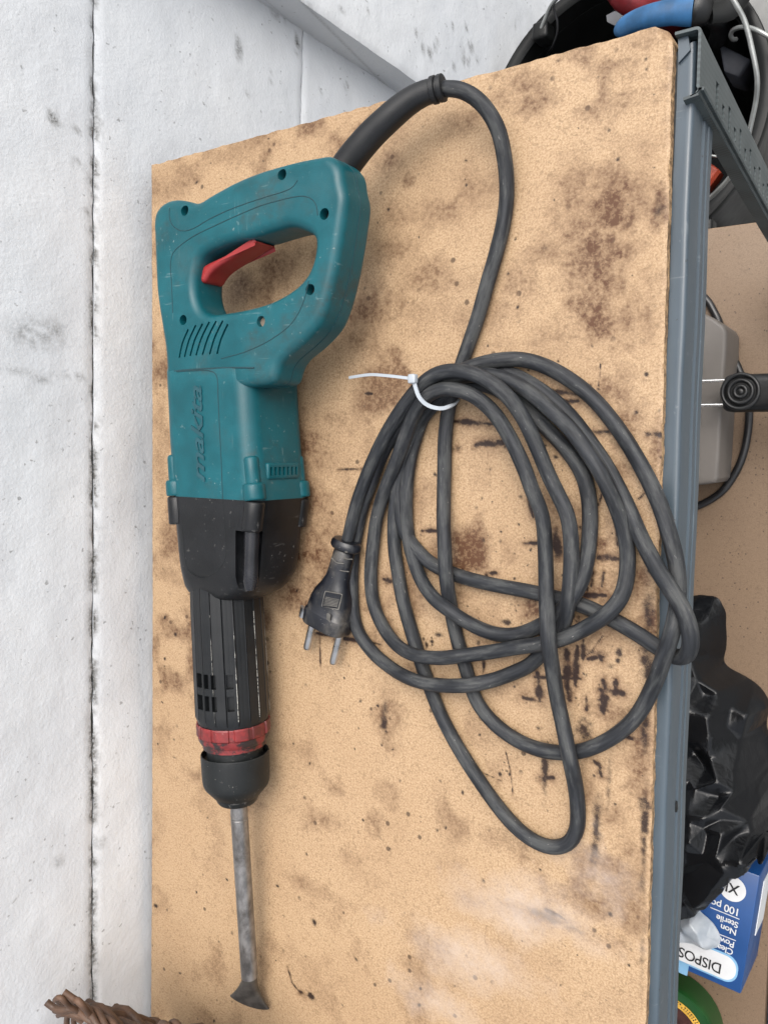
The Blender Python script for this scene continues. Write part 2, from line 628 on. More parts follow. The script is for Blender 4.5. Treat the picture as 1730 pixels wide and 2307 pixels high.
def mat_film():
    t = NT('milky_glove_film')
    t.color(t.mix(t.ramp(t.noise(60, 4), 0.35, 0.65), (0.34, 0.38, 0.42), (0.47, 0.50, 0.53)))
    t.rough(0.3)
    t.b.inputs['Alpha'].default_value = 0.88
    t.b.inputs['Transmission Weight'].default_value = 0.15
    t.bump(t.noise(120, 4, 0.6, None, 0.6), 0.4, 0.002)
    return t.m


def mat_board(name, base_dark, base_light, painted):
    t = NT(name)
    n0 = t.noise(14, 5, 0.6)
    n1 = t.noise(1000, 3, 0.75)
    n2 = t.noise(2200, 2, 0.6)
    n3 = t.noise(420, 5, 0.75)
    c = t.mix(t.ramp(n1, 0.3, 0.7), base_dark, base_light)
    c = t.mix(t.ramp(n2, 0.36, 0.66, 0.0, 0.5), tuple(x * 0.62 for x in base_dark), c) if False else c
    c = t.mix(t.ramp(n2, 0.54, 0.70, 0.0, 0.28), c, tuple(x * 0.42 for x in base_dark))
    c = t.mix(t.ramp(n3, 0.56, 0.74, 0.0, 0.42), c, tuple(x * 0.45 for x in base_dark))
    n6 = t.noise(560, 2, 0.6, None, 0.5)
    c = t.mix(t.ramp(n6, 0.52, 0.72, 0.0, 0.5), c, tuple(x * 0.62 for x in base_dark))
    c = t.mix(t.ramp(n0, 0.35, 0.7, 0.0, 0.22), c, (base_dark[0] * 0.8, base_dark[1] * 0.72, base_dark[2] * 0.65))
    # loose dark flecks
    vo = t.n('ShaderNodeTexVoronoi')
    vo.inputs['Scale'].default_value = 95 if painted else 190
    t.l(t.tc, vo.inputs['Vector'])
    fl = t.mul(t.ramp(vo.outputs['Distance'], 0.09, 0.16, 1.0, 0.0), t.ramp(t.noise(40 if painted else 26, 2), 0.5 if painted else 0.42, 0.6 if painted else 0.5))
    c = t.mix(t.mul(fl, 0.75), c, (0.035, 0.02, 0.013))
    if painted:
        a = t.attr('stain_glare')
        br = t.n('ShaderNodeSeparateColor')
        t.l(a.outputs['Color'], br.inputs[0])
        g = t.ramp(n6, 0.3, 0.65, 0.7, 1.2)
        c = t.mix(t.mul(t.mul(br.outputs[0], g), 1.0), c, (0.080, 0.036, 0.017))
        t.b.inputs['Specular IOR Level'].default_value = 0.3
        c = t.mix(t.ramp(t.mul(br.outputs[1], t.ramp(n2, 0.25, 0.6, 0.8, 1.2)), 0.0, 0.85, 0, 0.95), c, (0.014, 0.0066, 0.006))
        c = t.mix(br.outputs[2], c, (0.43, 0.36, 0.31))  # third channel lightens the board where glare is painted in
    t.color(c)
    t.rough(t.ramp(n0, 0.3, 0.7, 0.42, 0.6))
    t.bump(n2, 0.05, 0.0003)
    return t.m


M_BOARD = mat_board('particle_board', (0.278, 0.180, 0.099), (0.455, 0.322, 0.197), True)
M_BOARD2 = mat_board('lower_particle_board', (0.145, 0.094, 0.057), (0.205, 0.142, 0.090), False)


def mat_edge():
    t = NT('board_cut_edge')
    n1 = t.noise(350, 4, 0.7, (1, 1, 1))
    n2 = t.noise(60, 4, 0.6)
    c = t.mix(t.ramp(n1, 0.3, 0.7), (0.12, 0.07, 0.035), (0.45, 0.29, 0.15))
    c = t.mix(t.ramp(n2, 0.5, 0.7, 0, 0.7), c, (0.09, 0.055, 0.03))
    t.color(c)
    t.rough(0.85)
    t.bump(n1, 0.6, 0.002)
    return t.m


M_EDGE = mat_edge()


def mat_wall():
    t = NT('white_wall_paint')
    n1 = t.noise(9, 5, 0.6)
    n2 = t.noise(230, 4, 0.65)
    n3 = t.noise(520, 3, 0.6)
    n5 = t.noise(45, 4, 0.6)
    c = t.mix(t.ramp(n1, 0.3, 0.7), (0.58, 0.605, 0.635), (0.66, 0.68, 0.70))
    # pits with old grime in them
    n4 = t.noise(240, 2, 0.5)
    pit = t.mul(t.ramp(n4, 0.66, 0.72), t.ramp(n5, 0.46, 0.58))
    c = t.mix(t.mul(pit, 0.6), c, (0.16, 0.16, 0.155))
    a = t.attr('grime')
    gr = t.mul(a.outputs['Fac'], t.ramp(n3, 0.3, 0.65, 0.35, 1.15))
    c = t.mix(gr, c, (0.10, 0.098, 0.09))
    t.color(c)
    t.rough(0.62)
    t.bump(n2, 0.26, 0.0014)
    t.bump(n3, 0.25, 0.0007)
    t.bump(n5, 0.12, 0.003)
    t.bump(pit, -0.6, 0.002)
    return t.m


def mat_mortar():
    t = NT('grimy_joint')
    n1 = t.noise(75, 4, 0.65, (1, 1, 0.5))
    n2 = t.noise(300, 3, 0.6)
    a = t.attr('grime')
    k = t.ramp(t.mul(t.mul(n1, 0.8), a.outputs['Fac'], 'ADD'), 0.66, 0.80)
    c = t.mix(k, (0.62, 0.63, 0.63), (0.03, 0.03, 0.028))
    t.color(c)
    t.rough(0.85)
    t.bump(n2, 0.6, 0.002)
    return t.m


M_WALL = mat_wall()
M_MORTAR = mat_mortar()


def mat_perf():
    """post steel: rows of tiny pressed dimples are too small to build one by one"""
    t = NT('dimpled_post_steel')
    mp = t.n('ShaderNodeMapping')
    mp.inputs['Scale'].default_value = (400, 400, 400)
    t.l(t.tc, mp.inputs['Vector'])
    sx = t.n('ShaderNodeSeparateXYZ')
    t.l(mp.outputs[0], sx.inputs[0])
    fy = t.mul(sx.outputs['Y'], 1.0, 'PINGPONG')
    fz = t.mul(sx.outputs['Z'], 1.0, 'PINGPONG')
    dy = t.mul(t.mul(fy, 0.5, 'SUBTRACT'), 2.0, 'POWER')
    dz = t.mul(t.mul(fz, 0.5, 'SUBTRACT'), 2.0, 'POWER')
    d = t.mul(dy, dz, 'ADD')
    dot = t.ramp(d, 0.05, 0.12, 1, 0)
    c = t.mix(t.ramp(t.noise(40, 4), 0.3, 0.7), (0.045, 0.060, 0.063), (0.065, 0.08, 0.082))
    c = t.mix(t.mul(dot, 0.5), c, (0.010, 0.014, 0.015))
    t.color(c)
    t.rough(0.42)
    return t.m


M_PERF = mat_perf()
M_BAG = mat_bag()
M_FILM = mat_film()

# ------------------------------------------------------------------ floor
v = []
fl = box('floor', (-40, -40, -0.05), (40, 40, 0.0), M_FLOOR)
tag(fl, kind='structure')

# ------------------------------------------------------------------ wall of painted blocks, with a pier
XW, XP, YP = -0.015, 0.011, 0.152
wall = thing('block_wall', 'white painted concrete block wall with a pier behind the shelving', 'wall', (XW - 0.05, -0.3, 0))
blobs_w = [(88, 748, 48, 42, 0.55), (70, 765, 20, 10, 0.6), (125, 268, 14, 20, 0.85), (95, 852, 16, 8, 0.9), (40, 838, 40, 7, 0.5), (160, 846, 40, 4, 0.5), (175, 368, 12, 12, 0.5),
           (195, 474, 6, 6, 0.8), (192, 511, 5, 5, 0.8), (222, 268, 5, 6, 0.7), (172, 290, 6, 6, 0.7), (538, 110, 8, 30, 0.75), (640, 40, 5, 8, .6),
           (670, 105, 6, 28, 0.9), (836, 172, 7, 10, .8), (620, 30, 12, 14, .5), (225, 1900, 14, 10, 0.7), (218, 1945, 10, 12, .7), (135, 1940, 8, 12, .55), (205, 2055, 4, 6, .8),
           (970, 120, 9, 13, .85), (953, 110, 5, 12, .8), (984, 95, 5, 12, .8), (936, 75, 5, 10, .7), (980, 108, 5, 7, .7), (1060, 105, 9, 12, .8), (1045, 130, 6, 18, .7), (1056, 140, 5, 14, .6),
           (1022, 150, 5, 9, .7), (1020, 60, 4, 8, .7), (1050, 62, 6, 8, .7), (770, 20, 8, 8, .6), (828, 25, 5, 12, .55), (780, 195, 5, 9, .7), (560, 215, 4, 8, .5), (610, 175, 6, 16, .4), (1075, 135, 4, 7, .6), (1160, 60, 4, 8, .6)]


def wall_grime(Y, Z, x0):
    g = np.zeros_like(Y)
    for (px, py, rx, ry, s) in blobs_w:
        r = CR.T @ np.array([(px - CX) / FPX, (py - CY) / FPX, 1.0])
        xw = XP if px > 690 else XW
        t = (xw - CAM[0]) / r[0]
        q = CAM + r * t
        sc = FPX / (t * 1.0)
        ry_ = ry / sc
        rz_ = rx / sc / 0.62
        d = ((Y - q[1]) / ry_) ** 2 + ((Z + TILT * (Y + 0.214) - q[2] - ZB) / rz_) ** 2
        nz = fbm((Y + 3) * 260, (Z + 3) * 260, 5)
        g = np.maximum(g, s * np.clip(1.25 - d * 0.9, 0, 1) * np.clip((nz - 0.28) * 3.2, 0, 1))
    # grime that gathers along the bed joint above the board
    dj = np.abs(Z - (0.035 + ZB))   # before the tilt
    nz = fbm((Y + 5) * 70, (Z + 2) * 90, 9)
    g = np.maximum(g, np.clip(1.2 - dj / 0.0045, 0, 1) * np.clip((nz - 0.52) * 7, 0, 1.0))
    nz2 = fbm((Y + 1) * 190, (Z + 7) * 120, 15)
    g = np.maximum(g, np.clip(1.3 - dj / 0.0020, 0, 1) * np.clip((nz2 - 0.44) * 7, 0, 1.0))
    return g


G = 0.0015
TILT = -0.0217                # the courses are a little out of level


def block(y0, y1, z0, z1, xf, depth=0.1, lateral=False):
    st = 0.0035
    ys = np.linspace(y0, y1, max(3, int((y1 - y0) / st)))
    zs = np.linspace(z0, z1, max(3, int((z1 - z0) / st)))
    Y, Z = np.meshgrid(ys, zs, indexing='ij')
    X = np.full_like(Y, xf)
    X = X + (fbm(Y * 40 + 9, Z * 40 + 4, 21) - 0.5) * 0.0016
    e = np.minimum(np.minimum(Y - y0, y1 - Y), np.minimum(Z - z0, z1 - Z))
    X = X - np.clip(1 - e / 0.0035, 0, 1) ** 2 * 0.0009
    # ragged arrises
    Zw = Z + (vnoise(Y * 160, Z * 0 + z0 * 31, 3) - 0.5) * 0.0014 * ((Z == zs[0]) | (Z == zs[-1]))
    ny, nz = Y.shape
    v = np.stack([X, Y, Zw], -1).reshape(-1, 3)
    v[:, 2] += TILT * (v[:, 1] + 0.214)
    idx = np.arange(ny * nz).reshape(ny, nz)
    f = np.stack([idx[:-1, :-1], idx[1:, :-1], idx[1:, 1:], idx[:-1, 1:]], -1).reshape(-1, 4).tolist()
    g = wall_grime(Y, Z, xf).ravel()
    b0 = len(v)
    xb = xf - depth
    back = np.array([(xb, y0, z0), (xb, y1, z0), (xb, y1, z1), (xb, y0, z1)])
    back[:, 2] += TILT * (back[:, 1] + 0.214)
    v = np.concatenate([v, back])
    f += [tuple(idx[:, 0][::-1]) + (b0, b0 + 1), tuple(idx[-1, :][::-1]) + (b0 + 1, b0 + 2), tuple(idx[:, -1]) + (b0 + 2, b0 + 3), tuple(idx[0, :]) + (b0 + 3, b0)]
    f.append((b0, b0 + 3, b0 + 2, b0 + 1))
    o = mesh_obj('block', v, f, M_WALL, wall)
    at = o.data.attributes.new('grime', 'FLOAT', 'POINT')
    at.data.foreach_set('value', np.concatenate([g, np.zeros(4)]))
    recalc(o)
    sharp(o, 60)
    return o


courses = [0.035 + ZB + 0.1925 * k for k in range(-4, 2)]
courses[0] = -0.03
for k in range(5):
    z0, z1 = courses[k] + (G / 2 if k else 0), courses[k + 1] - G / 2
    ys = [-1.1, -0.70, YP]
    if k % 2: ys[1] = -0.62
    for a, b in zip(ys[:-1], ys[1:]):
        block(a + G / 2, b - (G / 2 if b < YP else 0), z0, z1, XW)
block(YP, YP + 0.6, -0.03, courses[-1] - 0.001, XP, XP - XW + 0.09).name = 'pier'
# joint filling, a little behind the faces
for nm, (y0, y1, xf) in {'mortar': (-1.1, YP - 0.001, XW - 0.0022)}.items():
    ys = np.linspace(y0, y1, 220)
    zs = np.array([0.001] + [c + d for c in courses[1:-1] for d in (-0.01, 0, 0.01)] + [courses[-1] - 0.001])
    Y, Z = np.meshgrid(ys, zs, indexing='ij')
    v = np.stack([np.full_like(Y, xf), Y, Z + TILT * (Y + 0.214)], -1).reshape(-1, 3)
    idx = np.arange(Y.size).reshape(Y.shape)
    f = np.stack([idx[:-1, :-1], idx[1:, :-1], idx[1:, 1:], idx[:-1, 1:]], -1).reshape(-1, 4).tolist()
    o = mesh_obj('mortar', v, f, M_MORTAR, wall)
    gr = np.where(np.abs(Z - courses[4]) < 0.02, 0.42, 0.22) + 0.1 * (vnoise(Y * 12, Z * 0, 4) - 0.5)
    at = o.data.attributes.new('grime', 'FLOAT', 'POINT')
    at.data.foreach_set('value', gr.ravel())

# ------------------------------------------------------------------ work board (upper shelf)
nx, ny = 540, 1060
xs = np.linspace(0, 1, nx)
ysl = np.concatenate([np.linspace(0, -0.62, ny), [-0.70, -0.80, -0.90]])
c00, c10, c01, c11 = W(341, 373), W(1515, 50), W(340, 2307), W(1453, 2307)
U, Yg = np.meshgrid(xs, ysl, indexing='ij')
xl = c00[0] + (c01[0] - c00[0]) * (Yg - c00[1]) / (c01[1] - c00[1]) + 0.0012 * np.sin(np.clip(-Yg / 0.57, 0, 1) * math.pi)
xr = c10[0] + (c11[0] - c10[0]) * (Yg - c10[1]) / (c11[1] - c10[1])
X = xl + U * (xr - xl)
Yb = Yg + 0.0013 * U * 1.0
# rough sawn edges
wob = (fbm(Yg * 170, Yg * 0, 2, 5) - 0.5) * 0.0011
X = X + np.where(U == 1, wob, 0) + np.where(U == 0, wob * 0.6, 0)
Yb = Yb + np.where(Yg == 0, (vnoise(X * 260, X * 0, 6) - 0.5) * 0.0008, 0)
# the corner nearest the post is knocked off
dc = np.maximum(0, 0.007 - np.hypot(X - c10[0], (Yb - c10[1])))
X, Yb = X - dc * 0.30, Yb - dc * 0.30
stain_glare = np.zeros(X.shape + (3,))  # channels: brown stains, dark marks, painted glare


def add_blob(px, py, rx, ry, s, ch=0, ang=0.0, hard=0.9):
    p = W(px, py)
    sc = (np.linalg.norm(W(px + 20, py)[:2] - p[:2]) / 20, np.linalg.norm(W(px, py + 20)[:2] - p[:2]) / 20)
    a, b = rx * sc[0], ry * sc[1]
    m = (np.abs(X - p[0]) < 3 * max(a, b)) & (np.abs(Yb - p[1]) < 3 * max(a, b))
    if not m.any(): return
    x, y = X[m] - p[0], -(Yb[m] - p[1])
    ca, sa = math.cos(ang), math.sin(ang)
    d = np.hypot((x * ca + y * sa) / a, (-x * sa + y * ca) / b)
    big = max(a, b)
    fr = 3.0 / big if big > 0.004 else 500
    nz = fbm(X[m] * fr * 0.6 + px, Yb[m] * fr * 0.6 + py, 31)
    nf = fbm(X[m] * 420, Yb[m] * 420, 47, 3)
    if ch == 1:
        val = s * np.exp(-0.9 * np.clip(d - (nz - 0.5) * 1.6, 0, 9) ** 2)
    else:
        val = s * 1.25 * np.clip((1.4 - d + (nz - 0.5) * 2.0) * 0.75, 0, 1)
    val = val * (np.clip(0.25 + 1.5 * nf, 0, 1.25) if ch == 1 else np.clip(0.55 + 1.1 * nf, 0, 1.3))
    stain_glare[..., ch][m] = np.maximum(stain_glare[..., ch][m], val)


def px_seed(x):
    return (x * 7.31) % 97


def add_stroke(x0, y0, x1, y1, w, s=0.95, ch=1):
    p, q = W(x0, y0)[:2], W(x1, y1)[:2]
    r = w * 0.25 / 1000 * 0.62
    lo, hi = np.minimum(p, q) - 0.004, np.maximum(p, q) + 0.004
    m = (X > lo[0]) & (X < hi[0]) & (Yb > lo[1]) & (Yb < hi[1])
    if not m.any(): return
    P = np.stack([X[m], Yb[m]], -1)
    d = q - p
    L = max(np.linalg.norm(d), 1e-6)
    t = np.clip(((P - p) @ d) / L ** 2, 0, 1)
    dist = np.linalg.norm(P - (p + t[:, None] * d), axis=1)
    nz = fbm(P[:, 0] * 330, P[:, 1] * 330, 13, 3)
    taper = 0.6 + 0.4 * np.sin(np.clip(t, 0.05, 0.95) * math.pi)
    nf = fbm(P[:, 0] * 900 + 3, P[:, 1] * 900, 19, 2)
    dn = np.clip(dist / (r * taper) - (nz - 0.5) * 1.9, 0, 9)
    val = s * np.exp(-0.75 * dn ** 2) * np.clip(0.45 + 1.1 * nf, 0, 1.15) * np.clip(0.35 + 1.5 * vnoise(t * L * 230 + px_seed(x0), t * 0, 3), 0.3, 1.1)
    stain_glare[..., ch][m] = np.maximum(stain_glare[..., ch][m], val)
    val = 0.6 * np.exp(-0.5 * (dist / (r * 2.0)) ** 2) * np.clip(0.2 + 1.5 * nz, 0, 1.1)
    stain_glare[..., 0][m] = np.maximum(stain_glare[..., 0][m], val)


for b in [(1395, 430, 70, 60, .6), (1330, 600, 80, 90, .5), (1400, 720, 60, 60, .45), (1300, 460, 60, 60, .4), (1240, 560, 60, 50, .35), (1150, 640, 60, 40, .35), (900, 480, 50, 40, .3), (960, 700, 60, 50, .3), (1000, 1250, 50, 40, .4), (1290, 1180, 40, 40, .4), (1430, 1300, 40, 60, .5), (1250, 1400, 50, 40, .4), (1370, 1430, 60, 40, .35), (1370, 410, 45, 35, .5), (1383, 481, 60, 62, .8), (1484, 466, 26, 42, .75), (1354, 570, 48, 60, .8), (1293, 409, 45, 35, .4), (1213, 228, 55, 28, .5),
          (1430, 98, 35, 22, .35), (1343, 246, 45, 25, .35), (1408, 225, 20, 25, .4), (1356, 640, 50, 70, .75), (1345, 735, 48, 40, .65), (1330, 690, 60, 40, .55), (970, 615, 85, 45, .4), (1300, 520, 50, 40, .45),
          (1053, 271, 40, 32, .42), (1025, 280, 30, 40, .3), (880, 360, 25, 28, .45), (920, 405, 14, 16, .5), (1000, 480, 60, 40, .35), (870, 560, 60, 60, .32), (1060, 430, 60, 55, .3), (830, 700, 55, 45, .5), (760, 640, 40, 50, .35), (800, 760, 50, 30, .35),
          (640, 870, 60, 60, .3), (700, 1000, 50, 90, .5), (705, 1130, 40, 70, .6), (690, 1260, 45, 60, .6), (655, 1345, 40, 40, .55), (760, 950, 50, 50, .25),
          (1053, 1241, 66, 55, .8), (1345, 1225, 30, 36, .6), (1350, 1335, 65, 50, .6), (1471, 1377, 26, 85, .7), (1194, 1372, 26, 36, .7), (1040, 1340, 30, 40, .35), (1390, 880, 50, 45, .5), (1420, 960, 40, 60, .45), (1480, 1000, 20, 80, .5), (1400, 1060, 45, 30, .5), (1290, 1010, 14, 22, .5),
          (865, 1627, 32, 62, .4), (985, 1545, 22, 24, .3), (845, 1856, 20, 26, .4), (876, 1790, 24, 30, .35), (742, 1846, 26, 26, .36), (688, 1992, 34, 22, .3), (720, 2010, 30, 16, .25), (1384, 1840, 32, 32, .42), (1423, 1914, 28, 24, .36), (1140, 1900, 50, 24, .25), (1310, 1695, 30, 24, .4),
          (1450, 1780, 36, 40, .45), (1195, 2060, 110, 24, .35), (1390, 2127, 34, 24, .25), (1060, 2030, 30, 16, .25), (380, 420, 60, 30, .35), (360, 560, 24, 50, .4), (420, 385, 40, 20, .35), (510, 350, 60, 14, .3), (360, 960, 16, 60, .35), (362, 1060, 18, 60, .3), (600, 290, 50, 20, .3), (900, 250, 60, 30, .25),
          (1440, 1700, 20, 90, .55), (1180, 1560, 60, 30, .3), (1400, 1590, 60, 50, .3), (560, 640, 50, 40, .5), (620, 600, 40, 40, .4), (640, 480, 60, 40, .3), (1460, 700, 20, 80, .35), (1200, 180, 60, 20, .3), (1450, 330, 40, 40, .25), (1100, 700, 60, 40, .3), (1250, 760, 60, 40, .25)]:
    add_blob(*b, ch=0)
for b in [(1484, 470, 12, 20, .55), (865, 1622, 8, 44, .75), (1317, 1647, 14, 36, .7), (1228, 1740, 8, 50, .85), (1228, 1710, 16, 34, .45), (1342, 1865, 10, 62, .8), (1338, 1925, 12, 22, .55), (1371, 1768, 6, 50, .55), (1449, 1817, 15, 18, .8), (1451, 1880, 8, 100, .7), (1452, 1640, 12, 60, .75), (1460, 1520, 14, 40, .75), (1460, 1385, 12, 60, .55),
          (1394, 1469, 8, 11, 1), (1392, 1488, 6, 6, 1), (1141, 1402, 11, 6, .9), (1230, 2065, 62, 10, .6), (1295, 2095, 40, 8, .35), (988, 1430, 10, 5, .7), (1263, 1246, 4, 8, .8), (1264, 1525, 5, 5, .8), (1340, 1470, 20, 5, .6), (1300, 1640, 5, 9, .7), (1375, 1500, 8, 6, .6), (1330, 1660, 6, 10, .6), (1410, 1660, 30, 4, .5),
          (1447, 2140, 7, 80, .35), (1230, 560, 10, 8, .35), (1450, 1480, 12, 30, .6), (1120, 1640, 6, 6, .6), (1212, 1640, 6, 4, .6), (960, 1450, 4, 9, .8), (972, 1445, 4, 3, .8), (1088, 1494, 4, 12, .8), (955, 1290, 5, 3, .5), (872, 1308, 10, 5, .7), (352, 2041, 3.5, 3.5, 1), (1455, 843, 4, 4, 1), (700, 2244, 7, 6, .9), (708, 2078, 5, 7, .9), (1371, 293, 3, 3, .9), (1456, 156, 3, 4, .8)]:
    add_blob(*b, ch=1, hard=1.3)
for s in [(1225, 880, 1300, 887, 7), (1215, 872, 1240, 886, 9), (1023, 949, 1112, 955, 7), (1076, 1002, 1141, 996, 11), (1020, 1011, 1032, 1010, 6), (1331, 973, 1369, 973, 6), (1459, 978, 1492, 980, 8), (1346, 1256, 1394, 1259, 9),
          (1315, 1341, 1363, 1342, 6), (1252, 1194, 1254, 1249, 12), (1276, 1464, 1278, 1560, 10), (1300, 1457, 1295, 1543, 8), (1313, 1444, 1312, 1485, 7), (1303, 1391, 1305, 1415, 6), (1211, 1517, 1216, 1565, 9), (1204, 1526, 1307, 1529, 5),
          (1324, 1485, 1358, 1480, 6), (1350, 1478, 1352, 1486, 9), (1358, 1534, 1362, 1550, 9), (1385, 1534, 1385, 1548, 8), (1361, 1556, 1357, 1602, 11), (1352, 1554, 1404, 1562, 9), (1179, 1572, 1221, 1582, 7), (1213, 1540, 1215, 1579, 9), (1280, 1540, 1283, 1576, 9),
          (1320, 1569, 1320, 1599, 5), (864, 1305, 883, 1310, 8), (707, 1426, 857, 1452, 5), (785, 1440, 830, 1448, 6), (950, 1196, 984, 1196, 5), (760, 1058, 825, 1056, 3), (822, 887, 838, 887, 5), (1097, 1291, 1118, 1291, 5), (1239, 1225, 1180, 1224, 4), (1090, 1494, 1088, 1516, 3),
          (1215, 1751, 1246, 1752, 6), (1410, 1659, 1424, 1665, 5), (1338, 1715, 1352, 1730, 6), (1350, 1730, 1354, 1750, 6), (648, 2180, 658, 2214, 3), (658, 2214, 672, 2232, 3), (674, 2232, 686, 2243, 6), (1230, 2050, 1270, 2070, 6), (1040, 1720, 1130, 1760, 1.2), (1300, 870, 1330, 868, 4), (1275, 905, 1301, 904, 7), (1250, 902, 1252, 912, 6),
          (1343, 1150, 1356, 1110, 2), (1437, 1125, 1450, 1112, 2), (1348, 870, 1352, 820, 1.4), (1385, 1180, 1390, 1230, 4), (1190, 1120, 1200, 1165, 5), (1440, 1420, 1470, 1440, 3), (1330, 1320, 1335, 1290, 5), (1355, 1320, 1360, 1290, 5), (1322, 1330, 1318, 1290, 4), (1139, 1693, 1150, 1740, 1.5), (1150, 1740, 1155, 1790, 1.3), (1357, 1433, 1330, 1470, 1.5), (1330, 1470, 1318, 1477, 1.5), (720, 1420, 722, 1500, 2)]:
    add_stroke(*s)
# small scattered specks, denser where things were cut and painted
for k in range(620):
    if k < 330:
        px, py = rs.normal(1200, 190), rs.normal(1330, 270)
    else:
        px, py = rs.uniform(350, 1480), rs.uniform(120, 2300)
    r = rs.choice([1.3, 1.7, 2.3, 3.4], p=[.45, .3, .18, .07])
    add_blob(px, py, r * rs.uniform(.8, 1.8), r * rs.uniform(.8, 1.4), rs.uniform(.45, .95), ch=1, ang=rs.uniform(0, 3), hard=1.4)
# general mottling
n1 = fbm(X * 55 + 3, Yb * 55 + 8, 61, 5)
n2 = fbm(X * 16 + 1, Yb * 16 + 2, 71, 4)
stain_glare[..., 0] = np.maximum(stain_glare[..., 0], np.clip((n1 - 0.48) * 3.4, 0, 0.72) * np.clip((n2 - 0.25) * 2.5, 0.15, 1) * np.interp(-Yb, [0, .36, .44, .6], [1, .95, .55, .45]))
# pale glare near the front, painted into the board's colour
for b in [(1180, 2050, 150, 60, .34), (1050, 2160, 130, 50, .3), (1350, 1970, 80, 70, .3), (980, 2260, 90, 40, .26)]:
    add_blob(*b, ch=2)
nyt = len(ysl)
Ztop = np.full_like(X, ZB) - np.clip(1 - (1 - U) * 317 / 1.0, 0, 1) * 0.0006 - np.clip(1 - U * 317, 0, 1) * 0.0004
# cut marks and pits are a shade lower than the face
Ztop = Ztop - stain_glare[..., 1] * 0.00015
Ztop = Ztop - dc * 0.45
v = np.stack([X, Yb, Ztop], -1).reshape(-1, 3)
idx = np.arange(nx * nyt).reshape(nx, nyt)
F = np.stack([idx[:-1, :-1], idx[:-1, 1:], idx[1:, 1:], idx[1:, :-1]], -1).reshape(-1, 4)
b0 = len(v)
per = list(idx[:, 0]) + list(idx[-1, 1:]) + list(idx[:-1, -1][::-1]) + list(idx[0, 1:-1][::-1])
TB = 0.016
low = v[per].copy()
low[:, 2] = ZB - TB
v = np.concatenate([v, low])
n = len(per)
side = [(per[i], per[(i + 1) % n], b0 + (i + 1) % n, b0 + i) for i in range(n)]
faces = F.tolist() + side + [tuple(b0 + i for i in range(n))]
mi = [0] * len(F) + [1] * (n + 1)
board = mesh_obj('particle_board', v, faces, None, None, smooth=True, mats=[M_BOARD, M_EDGE], mi=mi)
ca = board.data.color_attributes.new('stain_glare', 'FLOAT_COLOR', 'POINT')
cols = np.zeros((len(v), 4)); cols[:, 3] = 1
cols[:b0, :3] = np.clip(stain_glare, 0, 1).reshape(-1, 3)
ca.data.foreach_set('color', cols.ravel())
recalc(board)
sharp(board, 50)
tag(board, 'stained and scored tan particle board on top of the shelving under the power tool', 'shelf board')

# lower shelf board
HL = -0.3675
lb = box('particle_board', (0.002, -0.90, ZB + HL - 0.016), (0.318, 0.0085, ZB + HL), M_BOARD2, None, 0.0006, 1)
tag(lb, 'lower tan particle board carrying the black bag and the blue box', 'shelf board')

# ------------------------------------------------------------------ shelving frame
rack = thing('shelving_frame', 'grey metal shelving frame with slotted corner post holding the boards', 'shelving', (0.16, -0.45, 0))


def profile_beam(name, y0, y1, prof, sign=1, x0=0.0, cham=0.0):
    """open profile (x, z) swept along y, 1 mm steel"""
    P = np.array(prof, float)
    d = np.gradient(P, axis=0)
    nrm = np.stack([-d[:, 1], d[:, 0]], -1)
    nrm /= np.linalg.norm(nrm, axis=1)[:, None]
    Q = P + nrm * 0.001
    loop = np.concatenate([P, Q[::-1]])
    secs = []
    ysn = np.linspace(y0, y1, 40)
    for k, y in enumerate(ysn):
        yy = np.full(len(loop), y)
        if k == 0 and cham:
            yy = y - cham * np.clip(1 - (loop[:, 0] - P[:, 0].min()) / (P[:, 0].max() - P[:, 0].min()), 0, 1) * (loop[:, 1] > P[:, 1].max() - 0.004)
        w = 0.0002 * math.sin(k * 1.7)
        secs.append(np.stack([x0 + sign * (loop[:, 0] + w), yy, loop[:, 1]], -1))
    return loft(name, secs, M_BEAM, rack, 25)


def arc(cx, cz, r, a0, a1, n=4):
    return [(cx + r * math.cos(math.radians(a0 + (a1 - a0) * k / n)), cz + r * math.sin(math.radians(a0 + (a1 - a0) * k / n))) for k in range(n + 1)]


def beam_prof(zt, xo):
    # from under the board's edge, ledge, rounded bead, stepped face, return lip
    zt += ZB
    return ([(xo - 0.024, zt - 0.0115), (xo - 0.0068, zt - 0.0115), (xo - 0.0062, zt - 0.0109), (xo - 0.0060, zt - 0.0008), (xo - 0.0054, zt - 0.0001)]
            + [(xo - 0.0015, zt + 0.0)] + arc(xo - 0.0004, zt - 0.0008, 0.0009, 90, 0) +
            [(xo + 0.0005, zt - 0.0140), (xo - 0.0005, zt - 0.0152), (xo - 0.0004, zt - 0.0172), (xo + 0.0008, zt - 0.0182), (xo + 0.0008, zt - 0.0225), (xo + 0.0002, zt - 0.0232), (xo + 0.0012, zt - 0.0240), (xo + 0.0012, zt - 0.0295), (xo - 0.002, zt - 0.031), (xo - 0.010, zt - 0.031)])


profile_beam('front_beam', -0.006, -0.90, beam_prof(-0.0055, 0.3238), cham=0.010)
profile_beam('front_beam', -0.036, -0.90, beam_prof(HL - 0.0055, 0.3238 + 0.004))
profile_beam('rear_beam', -0.006, -0.90, [(x - 0.0, z) for x, z in beam_prof(-0.0055 - 0.011, -0.004)], sign=-1, x0=0.0)
profile_beam('rear_beam', -0.006, -0.90, beam_prof(HL - 0.0165, -0.004), sign=-1)

# slotted corner post: L section with a folded front edge; it stands slightly out of plumb
LEAN = math.tan(math.radians(4.6))


